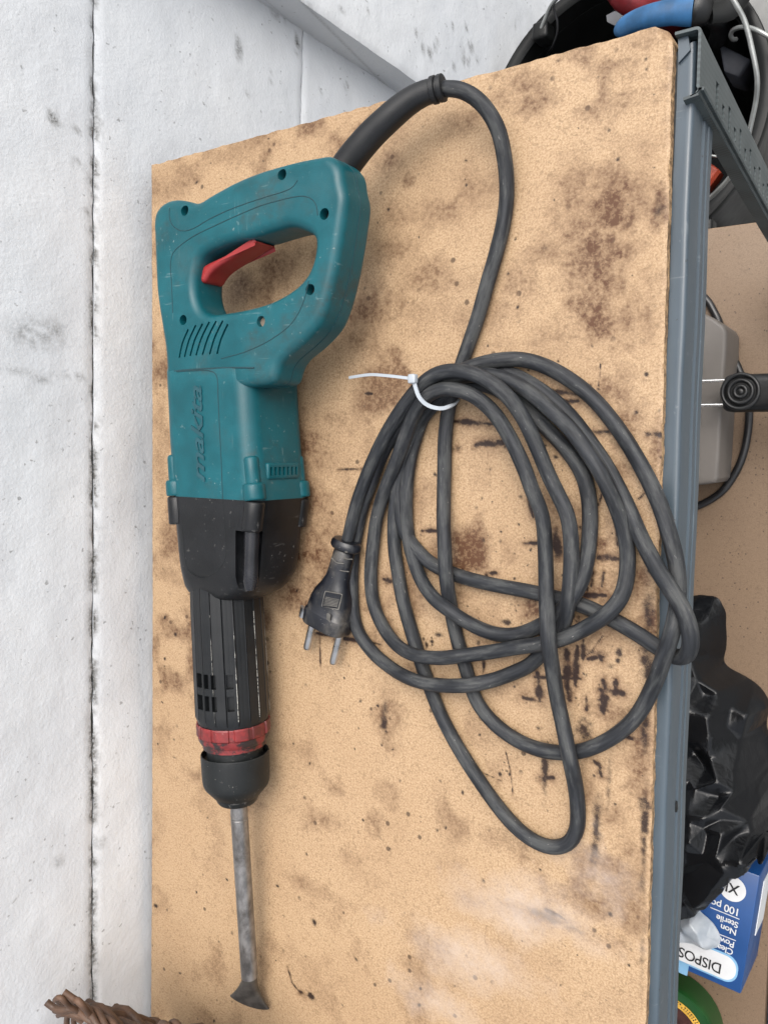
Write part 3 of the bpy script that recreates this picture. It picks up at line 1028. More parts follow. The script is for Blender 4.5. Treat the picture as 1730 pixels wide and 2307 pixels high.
def post(name, xo, yo, sgn, slots, lean, H=ZB):
    t = 0.0012
    fl, en = 0.0235, 0.0105 if slots else 0.02
    # outline in (x along depth, y along front), outer corner rounded
    out = [(-en, 0.0)] + [(-0.0022 + 0.0022 * math.sin(math.radians(a)), -0.0022 + 0.0022 * math.cos(math.radians(a))) for a in (0, 30, 60, 90)]
    out += [(0.0, -fl), (0.0002, -fl - 0.0006), (0.0016, -fl - 0.0006), (0.0020, -fl - 0.0012), (0.0016, -fl - 0.0020), (0.0002, -fl - 0.0018), (-0.0004, -fl - 0.0026), (-0.0002, -fl - 0.0036), (-0.0062, -fl - 0.0044)]
    P = np.array(out)
    d = np.gradient(P, axis=0)
    nrm = np.stack([d[:, 1], -d[:, 0]], -1)
    nrm /= np.linalg.norm(nrm, axis=1)[:, None]
    Q = P + nrm * t
    loop = np.concatenate([P, Q[::-1]])
    secs = []
    for z in np.linspace(H, 0.002, 12):
        secs.append(np.stack([xo + sgn[0] * loop[:, 0], yo + sgn[1] * loop[:, 1] - (H - z) * lean, np.full(len(loop), z)], -1))
    o = loft(name, secs, M_PERF, rack, 30)
    if slots:
        parts = []
        z = H - 0.030
        k = 0
        while z > 0.12:
            yb = yo - (H - z) * lean
            if k % 2 == 0:
                parts.append(box_geo((xo, yb - 0.0150, z), (0.004, 0, 0), (0, 0.0058, -0.0), (0, 0, 0.0024)))
            else:
                parts.append(box_geo((xo, yb - 0.0165, z), (0.004, 0, 0), (0, 0.0030, 0), (0, 0, 0.0022)))
            z -= 0.0125 if k % 2 == 0 else 0.0125
            k += 1
        cut(o, join_geo(parts))
    return o


post('corner_post', 0.3285, -0.0028, (1, 1), True, LEAN)
post('corner_post', 0.0016, -0.0032, (-1, 1), False, LEAN, ZB - 0.0165)
post('corner_post', 0.3285, -0.897, (1, -1), False, LEAN * 0.2)
post('corner_post', 0.0016, -0.897, (-1, -1), False, LEAN * 0.2, ZB - 0.0165)
# beam hook plates seen behind the ledge at the end
sec = []
for z in (ZB - 0.003, ZB - 0.030):
    sec.append([(x, y, z) for x, y in [(0.3185, -0.0045), (0.3225, -0.0040), (0.3235, -0.010), (0.3190, -0.014)]])
loft('hook_plate', sec, M_BEAM, rack)
# grime caught along the bead of the front beam
gp_ = []
yy = -0.02
while yy > -0.60:
    if rs.rand() < np.interp(-yy, [0, .2, .5, .6], [.75, .5, .35, .3]):
        L_ = rs.uniform(.0004, .0022); w_ = rs.uniform(.00015, .00045)
        gp_.append(box_geo((0.3238 - 0.0017 + rs.normal(0, .00025), yy, ZB - 0.0055), (w_, 0, 0), (0, L_, 0), (0, 0, .00022)))
    yy -= rs.uniform(.001, .0065)
gv, gf = join_geo(gp_)
tag(recalc(mesh_obj('grime', gv, gf, M_NEAR_BLACK, rack, smooth=False)), kind='stuff')
# a punched tab in the beam's face
sec = []
pt = CB(290, 1905, -0.02)
vv_, ff_ = box_geo((0.3252, pt[1], ZB - 0.0215), (0.0004, 0, 0), (0, 0.0022, 0.0008), (0, -0.0004, 0.0011))
recalc(mesh_obj('punched_tab', vv_, ff_, M_NEAR_BLACK, rack, smooth=False))
# ------------------------------------------------------------------ the power tool
HZ0, HZ1 = 0.0235, 0.0476      # handle's lower and upper faces above the board
BZ0, BZ1 = 0.0020, 0.0480      # motor body
ham = thing('demolition_hammer', 'teal and black electric breaker hammer with coiled black cord lying on stained board', 'power tool', (0.10, -0.2, ZB))


def smooth_loop(pts, step=0.0025, soft=0):
    P = np.array([p[:2] for p in pts])
    P = np.concatenate([P, P[:1]])
    c = catmull(np.c_[P, np.zeros(len(P))], 0.0004)[:-1, :2]
    d = np.linalg.norm(np.roll(c, -1, 0) - c, axis=1)
    s = np.r_[0, np.cumsum(d)]
    n = int(s[-1] / step)
    cc = np.concatenate([c, c[:1]])
    t = np.linspace(0, s[-1], n, endpoint=False)
    c = np.stack([np.interp(t, s, cc[:, 0]), np.interp(t, s, cc[:, 1])], -1)
    for k in range(soft):
        c = 0.25 * np.roll(c, 1, 0) + 0.5 * c + 0.25 * np.roll(c, -1, 0)
    return c


hz_t, hz_r = HZ1 - 0.003, 0.032
outer = []
for u, w, h in [(95, 620, hz_t), (92, 540, hz_t), (104, 470, hz_t), (160, 405, hz_t), (240, 384, hz_t), (325, 398, hz_t), (375, 412, hz_t), (480, 352, hz_t), (620, 275, hz_t), (760, 215, hz_t), (900, 170, hz_t), (1080, 123, hz_t),
                (1240, 92, hz_t), (1290, 105, 0.040), (1440, 215, 0.033), (1470, 330, 0.031), (1485, 405, hz_r), (1468, 560, hz_r), (1438, 760, hz_r), (1400, 950, hz_r), (1350, 1130, hz_r), (1300, 1245, hz_r), (1190, 1365, hz_r), (1060, 1478, hz_r), (1025, 1560, hz_r), (1020, 1610, hz_r),
                (800, 1625, 0.046), (400, 1640, 0.046), (182, 1620, hz_t), (178, 1520, hz_t), (172, 1420, hz_t), (160, 1320, hz_t), (138, 1190, hz_t), (112, 1000, hz_t), (102, 800, hz_t)]:
    outer.append(C1(u, w, h))
hole = []
for u, w, h in [(1150, 625, HZ1), (1130, 780, HZ1), (1085, 890, HZ1), (1000, 975, HZ1), (860, 1058, HZ1), (700, 1108, HZ1), (540, 1138, HZ1), (425, 1148, HZ1), (372, 1110, HZ1), (345, 1030, HZ1), (338, 930, HZ1), (352, 860, HZ1),
                (500, 800, 0.034), (640, 735, 0.032), (760, 702, 0.030), (880, 680, 0.030), (1010, 640, 0.030), (1130, 607, 0.032)]:
    hole.append(C1(u, w, h))
handle = solid('handle_housing', smooth_loop(outer, 0.0015, 5), [smooth_loop(hole, 0.0015, 9)], ZB + HZ0, ZB + HZ1, 0.0048, M_TEAL, ham, 6)
# screw wells and the curved vent slits are cut into the shell
cutters, wells = [], [(300, 462), (948, 222), (1230, 485), (1135, 988), (290, 1190), (808, 1200)]
for u, w in wells:
    p = C1(u, w, HZ1 - 0.0015)
    cutters.append(cyl_geo((p[0], p[1], ZB + HZ1 - 0.011), (p[0], p[1], ZB + HZ1 + 0.004), 0.0027, 0.0027, 20))
tops = [(310, 1250), (360, 1222), (405, 1212), (450, 1200), (495, 1195), (540, 1192), (574, 1215)]
bots = [(250, 1440), (285, 1435), (322, 1428), (362, 1424), (405, 1420), (452, 1418), (502, 1415)]
for (a, b), (c, d) in zip(tops, bots):
    mid = ((a + c) / 2 - 10, (b + d) / 2)
    path = catmull([C1(a, b, HZ1), C1(*mid, HZ1), C1(c, d, HZ1)], 0.003)
    tg = np.gradient(path, axis=0)
    nn = np.stack([-tg[:, 1], tg[:, 0], 0 * tg[:, 0]], -1)
    nn /= np.linalg.norm(nn, axis=1)[:, None]
    secs = []
    for p, q in zip(path, nn):
        wdt = 0.0006
        secs.append([p + q * wdt + (0, 0, 0.003), p - q * wdt + (0, 0, 0.003), p - q * wdt - (0, 0, 0.006), p + q * wdt - (0, 0, 0.006)])
    cutters.append(loft_geo(secs))
cut(handle, join_geo(cutters))
for i, (u, w) in enumerate(wells):
    p = C1(u, w, HZ1 - 0.0015)
    zz = ZB + HZ1 - (0.0050 if i != 5 else 0.0025)
    parts = [cyl_geo((p[0], p[1], zz - 0.003), (p[0], p[1], zz), 0.0025, 0.0025, 16)]
    if i != 5:
        parts.append(box_geo((p[0], p[1], zz + 0.0003), (0.0016, 0.0008, 0), (-0.00015, 0.0003, 0), (0, 0, 0.0003)))
    vv, ff = join_geo(parts)
    recalc(mesh_obj('screw', vv, ff, M_DIRT if i == 5 else M_SCREW, handle, smooth=False))
# parting and panel grooves: thin dark tubes, groove shade put into their colour
ZT = HZ1 + 0.00002


def line(name, pts, parent, r=0.00022, mat=M_TEAL_DARK, step=0.003):
    return tube(name, catmull(pts, step), r, mat, parent, 6)


line('panel_line', [C1(u, w, ZT) for u, w in [(207, 1140), (200, 960), (193, 800), (210, 738), (265, 684), (360, 620), (480, 562), (640, 488), (800, 422), (920, 388), (1030, 364), (1090, 362), (1140, 386), (1165, 430), (1172, 490)]], handle)
line('panel_line', [C1(u, w, ZT) for u, w in [(186, 440), (184, 500), (200, 548), (240, 584), (290, 593), (350, 574), (440, 520), (560, 462), (700, 408), (840, 362), (960, 325), (1010, 296), (1038, 255)]], handle)
line('panel_line', [C1(u, w, ZT) for u, w in [(530, 1446), (700, 1396), (870, 1312), (1000, 1208), (1065, 1100), (1095, 1010), (1112, 930)]], handle)
ol = smooth_loop(outer, 0.0015, 5)
zm = ZB + (HZ0 + HZ1) / 2 - 0.0005
line('parting_line', [np.array([p[0], p[1], zm]) for p in ol], handle, 0.00025)

# trigger
trg = []
for u, w, h in [(388, 885, 0.040), (396, 850, 0.040), (440, 820, 0.040), (500, 790, 0.040), (640, 725, 0.040), (775, 662, 0.040), (800, 662, .038), (862, 690, 0.031), (845, 708, 0.030), (700, 800, 0.030), (580, 880, 0.030), (530, 925, 0.031), (500, 946, .033), (430, 950, 0.038), (396, 922, 0.040)]:
    trg.append(C1(u, w, h))
solid('trigger', smooth_loop(trg, 0.0007, 5), [], ZB + 0.0265, ZB + 0.0420, 0.0022, M_RED, ham, 5)


# motor and gear housings: rounded box sections along the tool
def section(vv, ul, ur, z0, z1, r, extra=0.0):
    xlft = C2(ul, vv, z1 - 0.003)[0] - 0.003
    xrgt = C2(ur, vv, z0 + 0.003)[0] + 0.003
    yy = C2(620, vv, z1)[1] + extra
    return xlft, xrgt, yy


def body(name, rows, mat, r=0.010):
    secs = []
    for (vv, ul, ur, z0, z1, rr) in rows:
        a, b, yy = section(vv, ul, ur, z0, z1, rr)
        secs.append([((a + b) / 2 + p, yy, ZB + (z0 + z1) / 2 + q) for p, q in rrect(b - a, z1 - z0, rr, 8)])
    return loft(name, secs, mat, ham, 50)


Z0, Z1 = BZ0, BZ1
motor = body('motor_housing', [(40, 190, 1120, Z0 + .006, Z1 - .008, .010), (150, 142, 1195, Z0, Z1 - 0.003, .010), (170, 138, 1206, Z0, Z1 - .0015, .010), (176, 137, 1208, Z0, Z1 - .0004, .010), (184, 138, 1208, Z0, Z1, .010), (300, 142, 1214, Z0, Z1, .010), (500, 152, 1224, Z0, Z1, .010), (700, 160, 1236, Z0, Z1, .010), (900, 172, 1250, Z0, Z1, .010), (1100, 185, 1268, Z0, Z1, .010), (1272, 195, 1284, Z0, Z1, .010)], M_TEAL)
gear = body('gear_housing', [(1272.5, 195, 1284, Z0, Z1, .010), (1400, 203, 1272, Z0, Z1, .011), (1560, 212, 1250, Z0, Z1, .011), (1750, 222, 1243, Z0, Z1, .012), (1900, 232, 1225, Z0 + .0005, Z1, .013), (1990, 238, 1185, Z0 + .002, Z1 - .0012, .015), (2050, 246, 1130, Z0 + .0035, Z1 - .0030, .016), (2095, 268, 1050, Z0 + .0050, Z1 - .0048, .017), (2115, 300, 1000, Z0 + .0062, Z1 - .0062, .017), (2122, 330, 930, Z0 + .008, Z1 - .009, .015)], M_BLACK)
# scooped channel beside the screw boss
sx = C2(800, 1560, Z1)[0]
ya, yb2 = C2(700, 1535, Z1)[1], C2(700, 2075, Z1)[1]
xr1 = sum(section(1560, 212, 1243, Z0, Z1, .01)[1:2])
ctr_a = np.array([xr1 - 0.0035, ya, ZB + Z1 - 0.0025])
ctr_b = np.array([xr1 - 0.0055, yb2, ZB + Z1 - 0.0030])
cut(gear, cyl_geo(ctr_a, ctr_b, 0.0075, 0.0062, 28))
tube('channel_rod', np.linspace(ctr_a + (-.001, -0.0002, -.0035), ctr_b + (-0.001, 0.003, -0.0035), 8), [0.0042] * 7 + [0.003], M_BLACK_GLOSS, gear, 18)


def corner(vv, right, top, inset=0.0035):
    # a corner of the body at station vv
    tab = [(150, 136, 1205), (900, 172, 1250), (1272, 195, 1284), (1500, 210, 1255)]
    ul = np.interp(vv, [t[0] for t in tab], [t[1] for t in tab]); ur = np.interp(vv, [t[0] for t in tab], [t[2] for t in tab])
    a, b, yy = section(vv, ul, ur, Z0, Z1, .01)
    return np.array([b - inset if right else a + inset, yy, ZB + (Z1 - inset if top else Z0 + inset)])


for right, top in ((1, 1), (0, 1), (1, 0), (0, 0)):
    for nm, va, vb, r, mt, par in (('screw_boss', 912, 1150, 0.0040, M_TEAL, motor), ('screw_boss', 1132, 1271, 0.0058, M_TEAL, motor), ('screw_boss', 1273, 1520, 0.0054, M_BLACK, gear)):
        p, q = corner(va, right, top, 0.0042), corner(vb, right, top, 0.0042)
        if top == 0:
            p[2] += 0.002; q[2] += 0.002
        n = 7
        path = np.linspace(p, q, n)
        L = np.linalg.norm(q - p)
        tt = np.array([0, 0.0005, 0.0015, L / 2, L - 0.0012, L - 0.0003, L]) / L
        path = p + tt[:, None] * (q - p)
        rr = np.array([r - 0.0012, r - 0.0004, r, r, r, r - 0.0002, r - 0.0006])
        tube(nm, path, rr, mt, par, 24)
# side vent with its slits, on the side towards the shelf front
a, b, y1_ = section(965, 178, 1254, Z0, Z1, .01)
_, b2, y2_ = section(1105, 186, 1268, Z0, Z1, .01)
vc = np.array([(b + b2) / 2 - 0.0009, (y1_ + y2_) / 2, ZB + 0.0255])
vent = box('vent_cover', vc - (0.003, abs(y1_ - y2_) / 2, 0.0125), vc + (0.0024, abs(y1_ - y2_) / 2, 0.0125), M_TEAL, motor, 0.0012, 3)
vcut = []
for k in range(7):
    zc = vc[2] + 0.0100 - k * 0.0033
    vcut.append(box_geo((vc[0] + 0.002, vc[1], zc), (0.003, 0, 0), (0, abs(y1_ - y2_) / 2 - 0.0022, 0), (0, 0, 0.00085)))
cut(vent, join_geo(vcut))
box('vent_back', vc - (0.0029, abs(y1_ - y2_) / 2 - 0.002, 0.0115), vc + (-0.0008, abs(y1_ - y2_) / 2 - 0.002, 0.0115), M_TEAL_DARK, motor)
# panel outlines on the housings and the joint below the handle
zt = BZ1 + 0.00002
line('panel_line', [C2(u, w, zt) for u, w in [(216, 212), (330, 205), (480, 202), (530, 222), (552, 262), (560, 420), (568, 600), (578, 800), (588, 1000), (598, 1270)]], motor, 0.00025)
line('panel_line', [C2(u, w, zt) for u, w in [(600, 1278), (612, 1440), (622, 1600), (626, 1720), (604, 1800), (560, 1860), (490, 1905), (410, 1930), (340, 1895), (300, 1840), (278, 1700), (262, 1520)]], gear, 0.00016, M_RUB)
line('joint_line', [C2(u, w, BZ1 - 0.0003) for u, w in [(196, 207), (330, 195), (560, 182), (700, 178), (860, 180)]], motor, 0.0004)
# maker's name moulded into the side, read from the chuck end upwards
p0, p1 = C2(455, 1140, BZ1), C2(424, 335, BZ1)
dirx = (p1 - p0) / np.linalg.norm(p1 - p0)
text_mesh('lettering', 'makita', p0 + np.array([0, 0, 0.0002]), dirx, (-dirx[1], dirx[0], 0), 0.0125, M_LOGO, motor, depth=0.0004, width=float(np.linalg.norm(p1 - p0)), bold=0.012, shear=0.35)


# barrel, collar and chuck: turned sections about the tool's axis
def axis_pt(ul, ur, vv, z):
    c = C3((ul + ur) / 2, vv, z)
    d = np.linalg.norm(c - np.array([CAM[0], CAM[1], CAM[2] + ZB]))
    cz = CR[2] @ (c - np.array([CAM[0], CAM[1], CAM[2] + ZB]))
    r = 0.5 * (ur - ul) / 4.097 / FPX * cz * 0.985
    return c, r


cA, rA = axis_pt(288, 962, 205, 0.0250)
cB, rB = axis_pt(334, 1024, 1160, 0.0240)
cC, rC = axis_pt(342, 1030, 1330, 0.0236)
cD, rD = axis_pt(386, 1022, 1600, 0.0230)
cE, rE = axis_pt(408, 1022, 1890, 0.0224)
cF = C4(582, 190, 0.0216)
cG = C4(682, 1760, 0.0135)
AX = (cE - cA) / np.linalg.norm(cE - cA)
SIDE = np.cross(AX, (0, 0, 1)); SIDE /= np.linalg.norm(SIDE)      # points away from the front? kept as a reference direction
if SIDE[0] < 0: SIDE = -SIDE
UPV = np.cross(SIDE, AX)
if UPV[2] < 0: UPV = -UPV


def ring(c, rfun, n=96):
    a = np.linspace(0, 2 * math.pi, n, endpoint=False)
    r = np.array([rfun(t) for t in a])
    return c + r[:, None] * (np.cos(a)[:, None] * SIDE + np.sin(a)[:, None] * UPV)


def along(s):
    return cA + AX * s


LB = float((cB - cA) @ AX)
NF = 20


def facet(r):
    def fn(t):
        k = (t / (2 * math.pi) * NF) % 1.0
        e = min(k, 1 - k)
        rr = r * (1 - 0.010 * (0.5 - abs(k - 0.5)) * 2)
        if e < 0.035:
            rr = r * 0.972
        elif e < 0.075:
            rr = r * 1.006
        return rr
    return fn


NS = 20 * 24
rows = [(-0.016, rA * 0.98), (0.0, rA), (LB * 0.5, (rA + rB) / 2), (LB - 0.003, rB), (LB, rB)]
secs = [ring(along(s), facet(r), NS) for s, r in rows]
secs += [ring(along(LB + 0.003), lambda t: rB * 0.955, NS), ring(along(LB + 0.0075), lambda t: rB * 0.925, NS), ring(along(LB + 0.012), lambda t: rB * 0.92, NS)]
vv_, ff_ = loft_geo(secs)


def mat_barrel():
    t = NT('ribbed_black_plastic')
    n1 = t.noise(45, 5, 0.6)
    c = t.mix(t.ramp(n1, 0.3, 0.7), (0.0042, 0.005, 0.0058), (0.008, 0.009, 0.010))
    t.color(c); t.rough(t.ramp(n1, 0.3, 0.7, 0.36, 0.5)); t.b.inputs['Specular IOR Level'].default_value = 0.35
    t.bump(t.noise(1200, 3), 0.12, 0.0003)
    return t.m


def mat_rib():
    t = NT('scuffed_rib')
    n1 = t.noise(60, 4, 0.7, (1, 0.5, 1))
    n2 = t.noise(600, 3, 0.6)
    k = t.mul(t.ramp(n1, 0.42, 0.52), t.ramp(n2, 0.35, 0.5))
    t.color(t.mix(k, (0.012, 0.013, 0.014), (0.33, 0.32, 0.29))); t.rough(0.55)
    return t.m


M_BARREL, M_RIB = mat_barrel(), mat_rib()
mi_b = []
for i, f in enumerate(ff_):
    if len(f) == 4 and i < NS * (len(rows) - 1) and i >= NS:
        k = ((i % NS) + 0.5) / NS * NF % 1.0
        e = min(k, 1 - k)
        mi_b.append(1 if 0.035 < e < 0.075 and int((i % NS) / NS * NF) % 2 == 0 and k < 0.5 else 0)
    else:
        mi_b.append(0)
barrel = mesh_obj('barrel', vv_, ff_, None, ham, mats=[M_BARREL, M_RIB], mi=mi_b)
recalc(barrel)
sharp(barrel, 28)
# ventilation slots through the barrel
sl = []
for ang in (105, 99, 85.5, 72.5, 47, 20):
    for (va, vb) in ((835, 968), (1035, 1175)):
        ca_, cb_ = C3(660, va, 0.04)[1], C3(660, vb, 0.04)[1]
        s0, s1 = (ca_ - cA[1]) / AX[1], (cb_ - cA[1]) / AX[1]
        a = math.radians(ang)
        rd = math.cos(a) * SIDE + math.sin(a) * UPV
        tg = -math.sin(a) * SIDE + math.cos(a) * UPV
        if ang == 20: continue
        sl.append(box_geo(along((s0 + s1) / 2) + rd * rB, AX * abs(s1 - s0) / 2, tg * (0.0015 if ang != 47 else 0.0019), rd * 0.0032))
cut(barrel, join_geo(sl))

# red locking collar with lugs
s1, s2, s3, s4 = [float((C3(675, v_, 0.038)[1] - cA[1]) / AX[1]) for v_ in (1338, 1452, 1530, 1578)]
rc = rC * 0.995


def lug(t):
    k = (t / (2 * math.pi) * 12 + 0.25) % 1.0
    return rc * (1.0 if k < 0.72 else 0.962)


NL = 288
secs = [ring(along(s1 + 0.0002), lambda t: rB * 0.925, NL), ring(along(s1), lambda t: lug(t) * 0.975, NL), ring(along(s1 + 0.0008), lug, NL), ring(along(s2 - 0.0006), lug, NL), ring(along(s2), lambda t: lug(t) * 0.985, NL), ring(along(s2 + .0002), lambda t: rc * 0.955, NL)]
collar = loft('locking_collar', secs, M_COLLAR, ham, 25)
secs = [ring(along(s2 + .00025), lambda t: rc * 0.90, NL), ring(along(s2 + .0003), lambda t: rc * 0.968, NL), ring(along(s3 - 0.002), lambda t: rc * 0.955, NL), ring(along(s3), lambda t: rc * 0.90, NL), ring(along(s3 + .0002), lambda t: rc * 0.86, NL), ring(along(s4), lambda t: rc * 0.855, NL), ring(along(s4 + .0002), lambda t: rc * 0.8, NL)]
loft('collar_band', secs, M_RED_DIRTY, collar, 25)
# chuck sleeve, an open rubber cup
sc0 = float((C3(690, 1640, 0.037)[1] - cA[1]) / AX[1])
sc1 = float((C3(690, 1900, 0.036)[1] - cA[1]) / AX[1])
sc2 = float((C3(690, 2075, 0.03)[1] - cA[1]) / AX[1])
aD = float((cD - cA) @ AX)
off = cE - along(float((cE - cA) @ AX))
dsc = sc2 - sc1
prof = [(s4 - 0.002, rD * 0.80), (sc0 + 0.004, rD * 0.82), (sc0 + 0.0035, rD * 0.93), (sc0 + 0.0003, rD * 0.955), (sc0, rD * 0.975), (sc0 + 0.0004, rD * 0.992), (sc0 + 0.002, rD), (sc1 - 0.002, rD * 0.985), (sc1 + 0.001, rD * 0.97), (sc1 + 0.003, rD * 0.93),
        (sc1 + dsc * 0.56, rD * 0.715), (sc1 + dsc * 0.62, rD * 0.655), (sc1 + dsc * 0.66, rD * 0.635), (sc1 + dsc * 0.80, rD * 0.60), (sc1 + dsc * 0.90, rD * 0.54), (sc2 - 0.0005, rD * 0.42), (sc2, rD * 0.36), (sc2 + 0.0001, rD * 0.2)]
loft('chuck_sleeve', [ring(along(s), lambda t, r=r: r * (1 + 0.004 * math.sin(3 * t + s * 400)), 96) for s, r in prof], M_RUB, ham, 32)

# cord guard
gpts = [(262, 782, .026), (300, 725, .026), (385, 620, .026), (470, 526, .0255), (565, 436, .025), (660, 352, .024), (760, 278, .023), (860, 228, .022), (955, 200, .021)]
CQ = crop(700, 140, 3.318)
gp = catmull([CQ(*q) for q in gpts], 0.003)
tube('cord_guard', gp, np.interp(np.linspace(0, 1, len(gp)), [0, .1, .6, 1], [.0074, .0072, .0064, .0051]), M_GUARD, ham, 24)
ge = gp[-1]
gt = (gp[-1] - gp[-2]) / np.linalg.norm(gp[-1] - gp[-2])
for k, (d, r) in enumerate(((-0.0020, .0061), (0.0014, .0060))):
    c = ge + gt * d
    tube('guard_ring', np.array([c - gt * 0.0014, c - gt * 0.0010, c + gt * 0.0010, c + gt * 0.0014]), [r - .0006, r, r, r - .0006], M_GUARD, ham, 24)

# the power cord, one continuous run from the guard to the plug (photo position, height in mm)
cordp = [(1000, 199, 21), (1031, 200, 20.5), (1077, 224, 18), (1119, 285, 13), (1137, 366, 8), (1141, 441, 5), (1134, 502, 4), (1116, 577, 4), (1098, 637, 4), (1074, 720, 4), (1050, 790, 4.2), (1030, 850, 4.2), (1012, 915, 4), (1003.5, 973, 4), (1000, 1069, 4), (999, 1142, 6), (999.5, 1190, 8.5), (1002, 1240, 11), (1003.5, 1285, 11.8), (1008, 1325, 9),
         (1014, 1365, 5), (1023, 1413, 4), (1032, 1449, 4), (1053, 1517, 4), (1071.6, 1576, 4), (1107, 1625, 4), (1156, 1664, 4), (1211, 1688, 4), (1260, 1695.5, 4), (1309, 1692, 4), (1374, 1665, 4), (1430, 1618, 4), (1470, 1545, 5), (1493, 1485, 10), (1509, 1440, 13), (1518, 1405, 12.5), (1526, 1360, 8), (1527, 1305, 4.5), (1520, 1256, 4),
         (1507, 1208, 4), (1487, 1142, 4), (1466, 1093, 4), (1439, 1040, 4), (1410, 992, 4), (1379, 949, 4), (1338, 901, 4), (1285, 857, 4), (1230, 826, 4), (1186, 811, 4.5), (1150, 808, 7), (1115, 812, 10), (1073, 822, 11.5), (1035, 838, 11.5), (1000, 860, 11), (960, 895, 9), (925, 940, 6), (905, 990, 4), (896, 1050, 4), (897, 1120, 4),
         (906, 1180, 4), (925, 1222, 4), (948, 1249, 4), (977, 1274, 4), (1025, 1295, 4), (1097, 1314, 4), (1160, 1326, 4), (1194, 1333, 4), (1242, 1345, 4), (1302, 1361, 4), (1327, 1371, 4), (1387, 1400, 4), (1435, 1427, 4), (1481, 1458, 4), (1510, 1477, 4.5), (1535, 1484, 7), (1550, 1470, 11), (1556, 1440, 14), (1552, 1408, 15), (1540, 1376, 15),
         (1515, 1334, 13.5), (1488, 1295, 12), (1459, 1244, 9), (1435, 1196, 6), (1415, 1146, 4), (1392, 1098, 4), (1366, 1050, 4), (1330, 998, 4), (1290, 945, 4), (1250, 905, 4), (1200, 868, 4), (1150, 842, 4), (1100, 828, 4.5), (1050, 835, 4.5), (1005, 862, 4.2), (970, 905, 4), (945, 960, 4), (925, 1030, 4), (916, 1090, 4), (914, 1156, 4),
         (917, 1196, 4), (927, 1244, 4.5), (948, 1305, 7), (977, 1348, 10.5), (1013, 1377, 12.2), (1061, 1407, 8), (1110, 1427, 4.5), (1160, 1430, 4), (1194, 1420, 4), (1230, 1402, 6), (1264, 1376, 9.5), (1290, 1345, 11.5), (1309, 1310, 10), (1322, 1255, 5), (1328, 1200, 4), (1328.5, 1140, 4), (1318, 1081, 4), (1295, 1038, 4), (1264, 1000, 4), (1230, 966, 4),
         (1196, 932, 4), (1150, 895, 5), (1100, 868, 5), (1050, 866, 5), (1000, 890, 5.5), (950, 945, 5), (915, 1020, 5), (897, 1090, 4.5), (890, 1141, 4), (887, 1184, 4), (888, 1230, 4), (895, 1280, 4), (909, 1358, 4), (924, 1413, 4), (938, 1461, 4), (953, 1509, 4), (968, 1548, 4), (982, 1585, 4), (1000, 1625, 4), (1032, 1684, 4), (1065, 1738, 4), (1098, 1787, 4), (1130, 1829, 4), (1163, 1865, 4), (1195, 1890, 4),
         (1228, 1906, 4), (1260, 1909, 4), (1286, 1896, 4), (1299, 1868, 4), (1301, 1826, 4), (1295, 1768, 6), (1282, 1703, 11.8), (1269, 1637, 9), (1254, 1572, 10), (1242, 1497, 15), (1235, 1449, 18.5), (1232.5, 1401, 18), (1231, 1353, 14), (1230, 1304, 12), (1228, 1244, 11), (1220, 1160, 11), (1198, 1105, 12), (1179, 1050, 13), (1152, 992, 14), (1136, 964, 15), (1110, 927, 16), (1074, 896, 17), (1037, 880, 18), (1001, 876, 18.3), (965, 890, 18),
         (936, 926, 16), (916, 975, 13), (898, 1026, 11), (880, 1070, 9), (863, 1115, 7), (850, 1160, 5.5), (842, 1220, 4.5), (835, 1304, 4), (842, 1365, 4), (864, 1415, 4.5), (895, 1454, 7), (941, 1478, 11.5), (1001, 1483, 11.5), (1032, 1478, 11.5), (1073, 1473, 9), (1160, 1459, 8), (1218, 1451, 10.5), (1273, 1437, 11.5), (1327, 1410, 11), (1375, 1375, 11.8), (1401, 1341, 8), (1413, 1280, 5), (1411, 1220, 5), (1395, 1160, 7),
         (1374, 1110, 10), (1350, 1062, 11.5), (1322, 1018, 11.5), (1284, 966, 11.5), (1245, 928, 11.5), (1198, 887, 12), (1150, 858, 12), (1100, 845, 12), (1040, 848, 12), (990, 866, 12), (945, 905, 12), (905, 955, 11.5), (872, 1000, 9.5), (852, 1045, 7), (834, 1095, 5), (817, 1140, 4), (806, 1190, 4), (797, 1240, 4), (793, 1290, 4), (793, 1330, 4), (797, 1387, 4), (808, 1425, 4), (840, 1470, 4), (880, 1505, 6), (929, 1531, 11.2), (977, 1542, 10), (1025, 1545, 11),
         (1061, 1543, 11.3), (1110, 1533, 6), (1160, 1514, 4), (1194, 1497, 4), (1218, 1473, 4), (1242, 1450, 4), (1260, 1430, 5.5), (1271, 1402, 8.5), (1280, 1353, 13), (1285, 1290, 12), (1285.5, 1220, 11), (1278, 1160, 11), (1259, 1118, 11), (1234, 1066, 11), (1210, 1009, 12), (1181, 947, 13), (1152, 903, 16), (1130, 880, 17.5), (1097, 855, 18.5), (1049, 837, 19), (1001, 836, 19), (975, 845, 19), (944, 872, 19), (905, 922, 18), (867, 985, 15), (832, 1057, 11), (803, 1135, 9.2), (792, 1180, 9.2), (786, 1208, 9.2), (783, 1220, 9.2)]
cp = catmull([W(x, y, z / 1000.0) for x, y, z in cordp], 0.0022)
cpr = cp.copy()
for it in range(3):                                  # a stiff rubber cord has no kinks
    cpr[1:-1] = cpr[:-2] * 0.25 + cpr[1:-1] * 0.5 + cpr[2:] * 0.25
RC = 0.00348
kk = np.arange(len(cpr))
rad = RC * (1 + 0.014 * np.sin(kk * 0.19) + 0.012 * np.sin(kk * 0.071 + 1))
SEGC = 24
cv, cf = tube_geo(cpr, rad, SEGC)
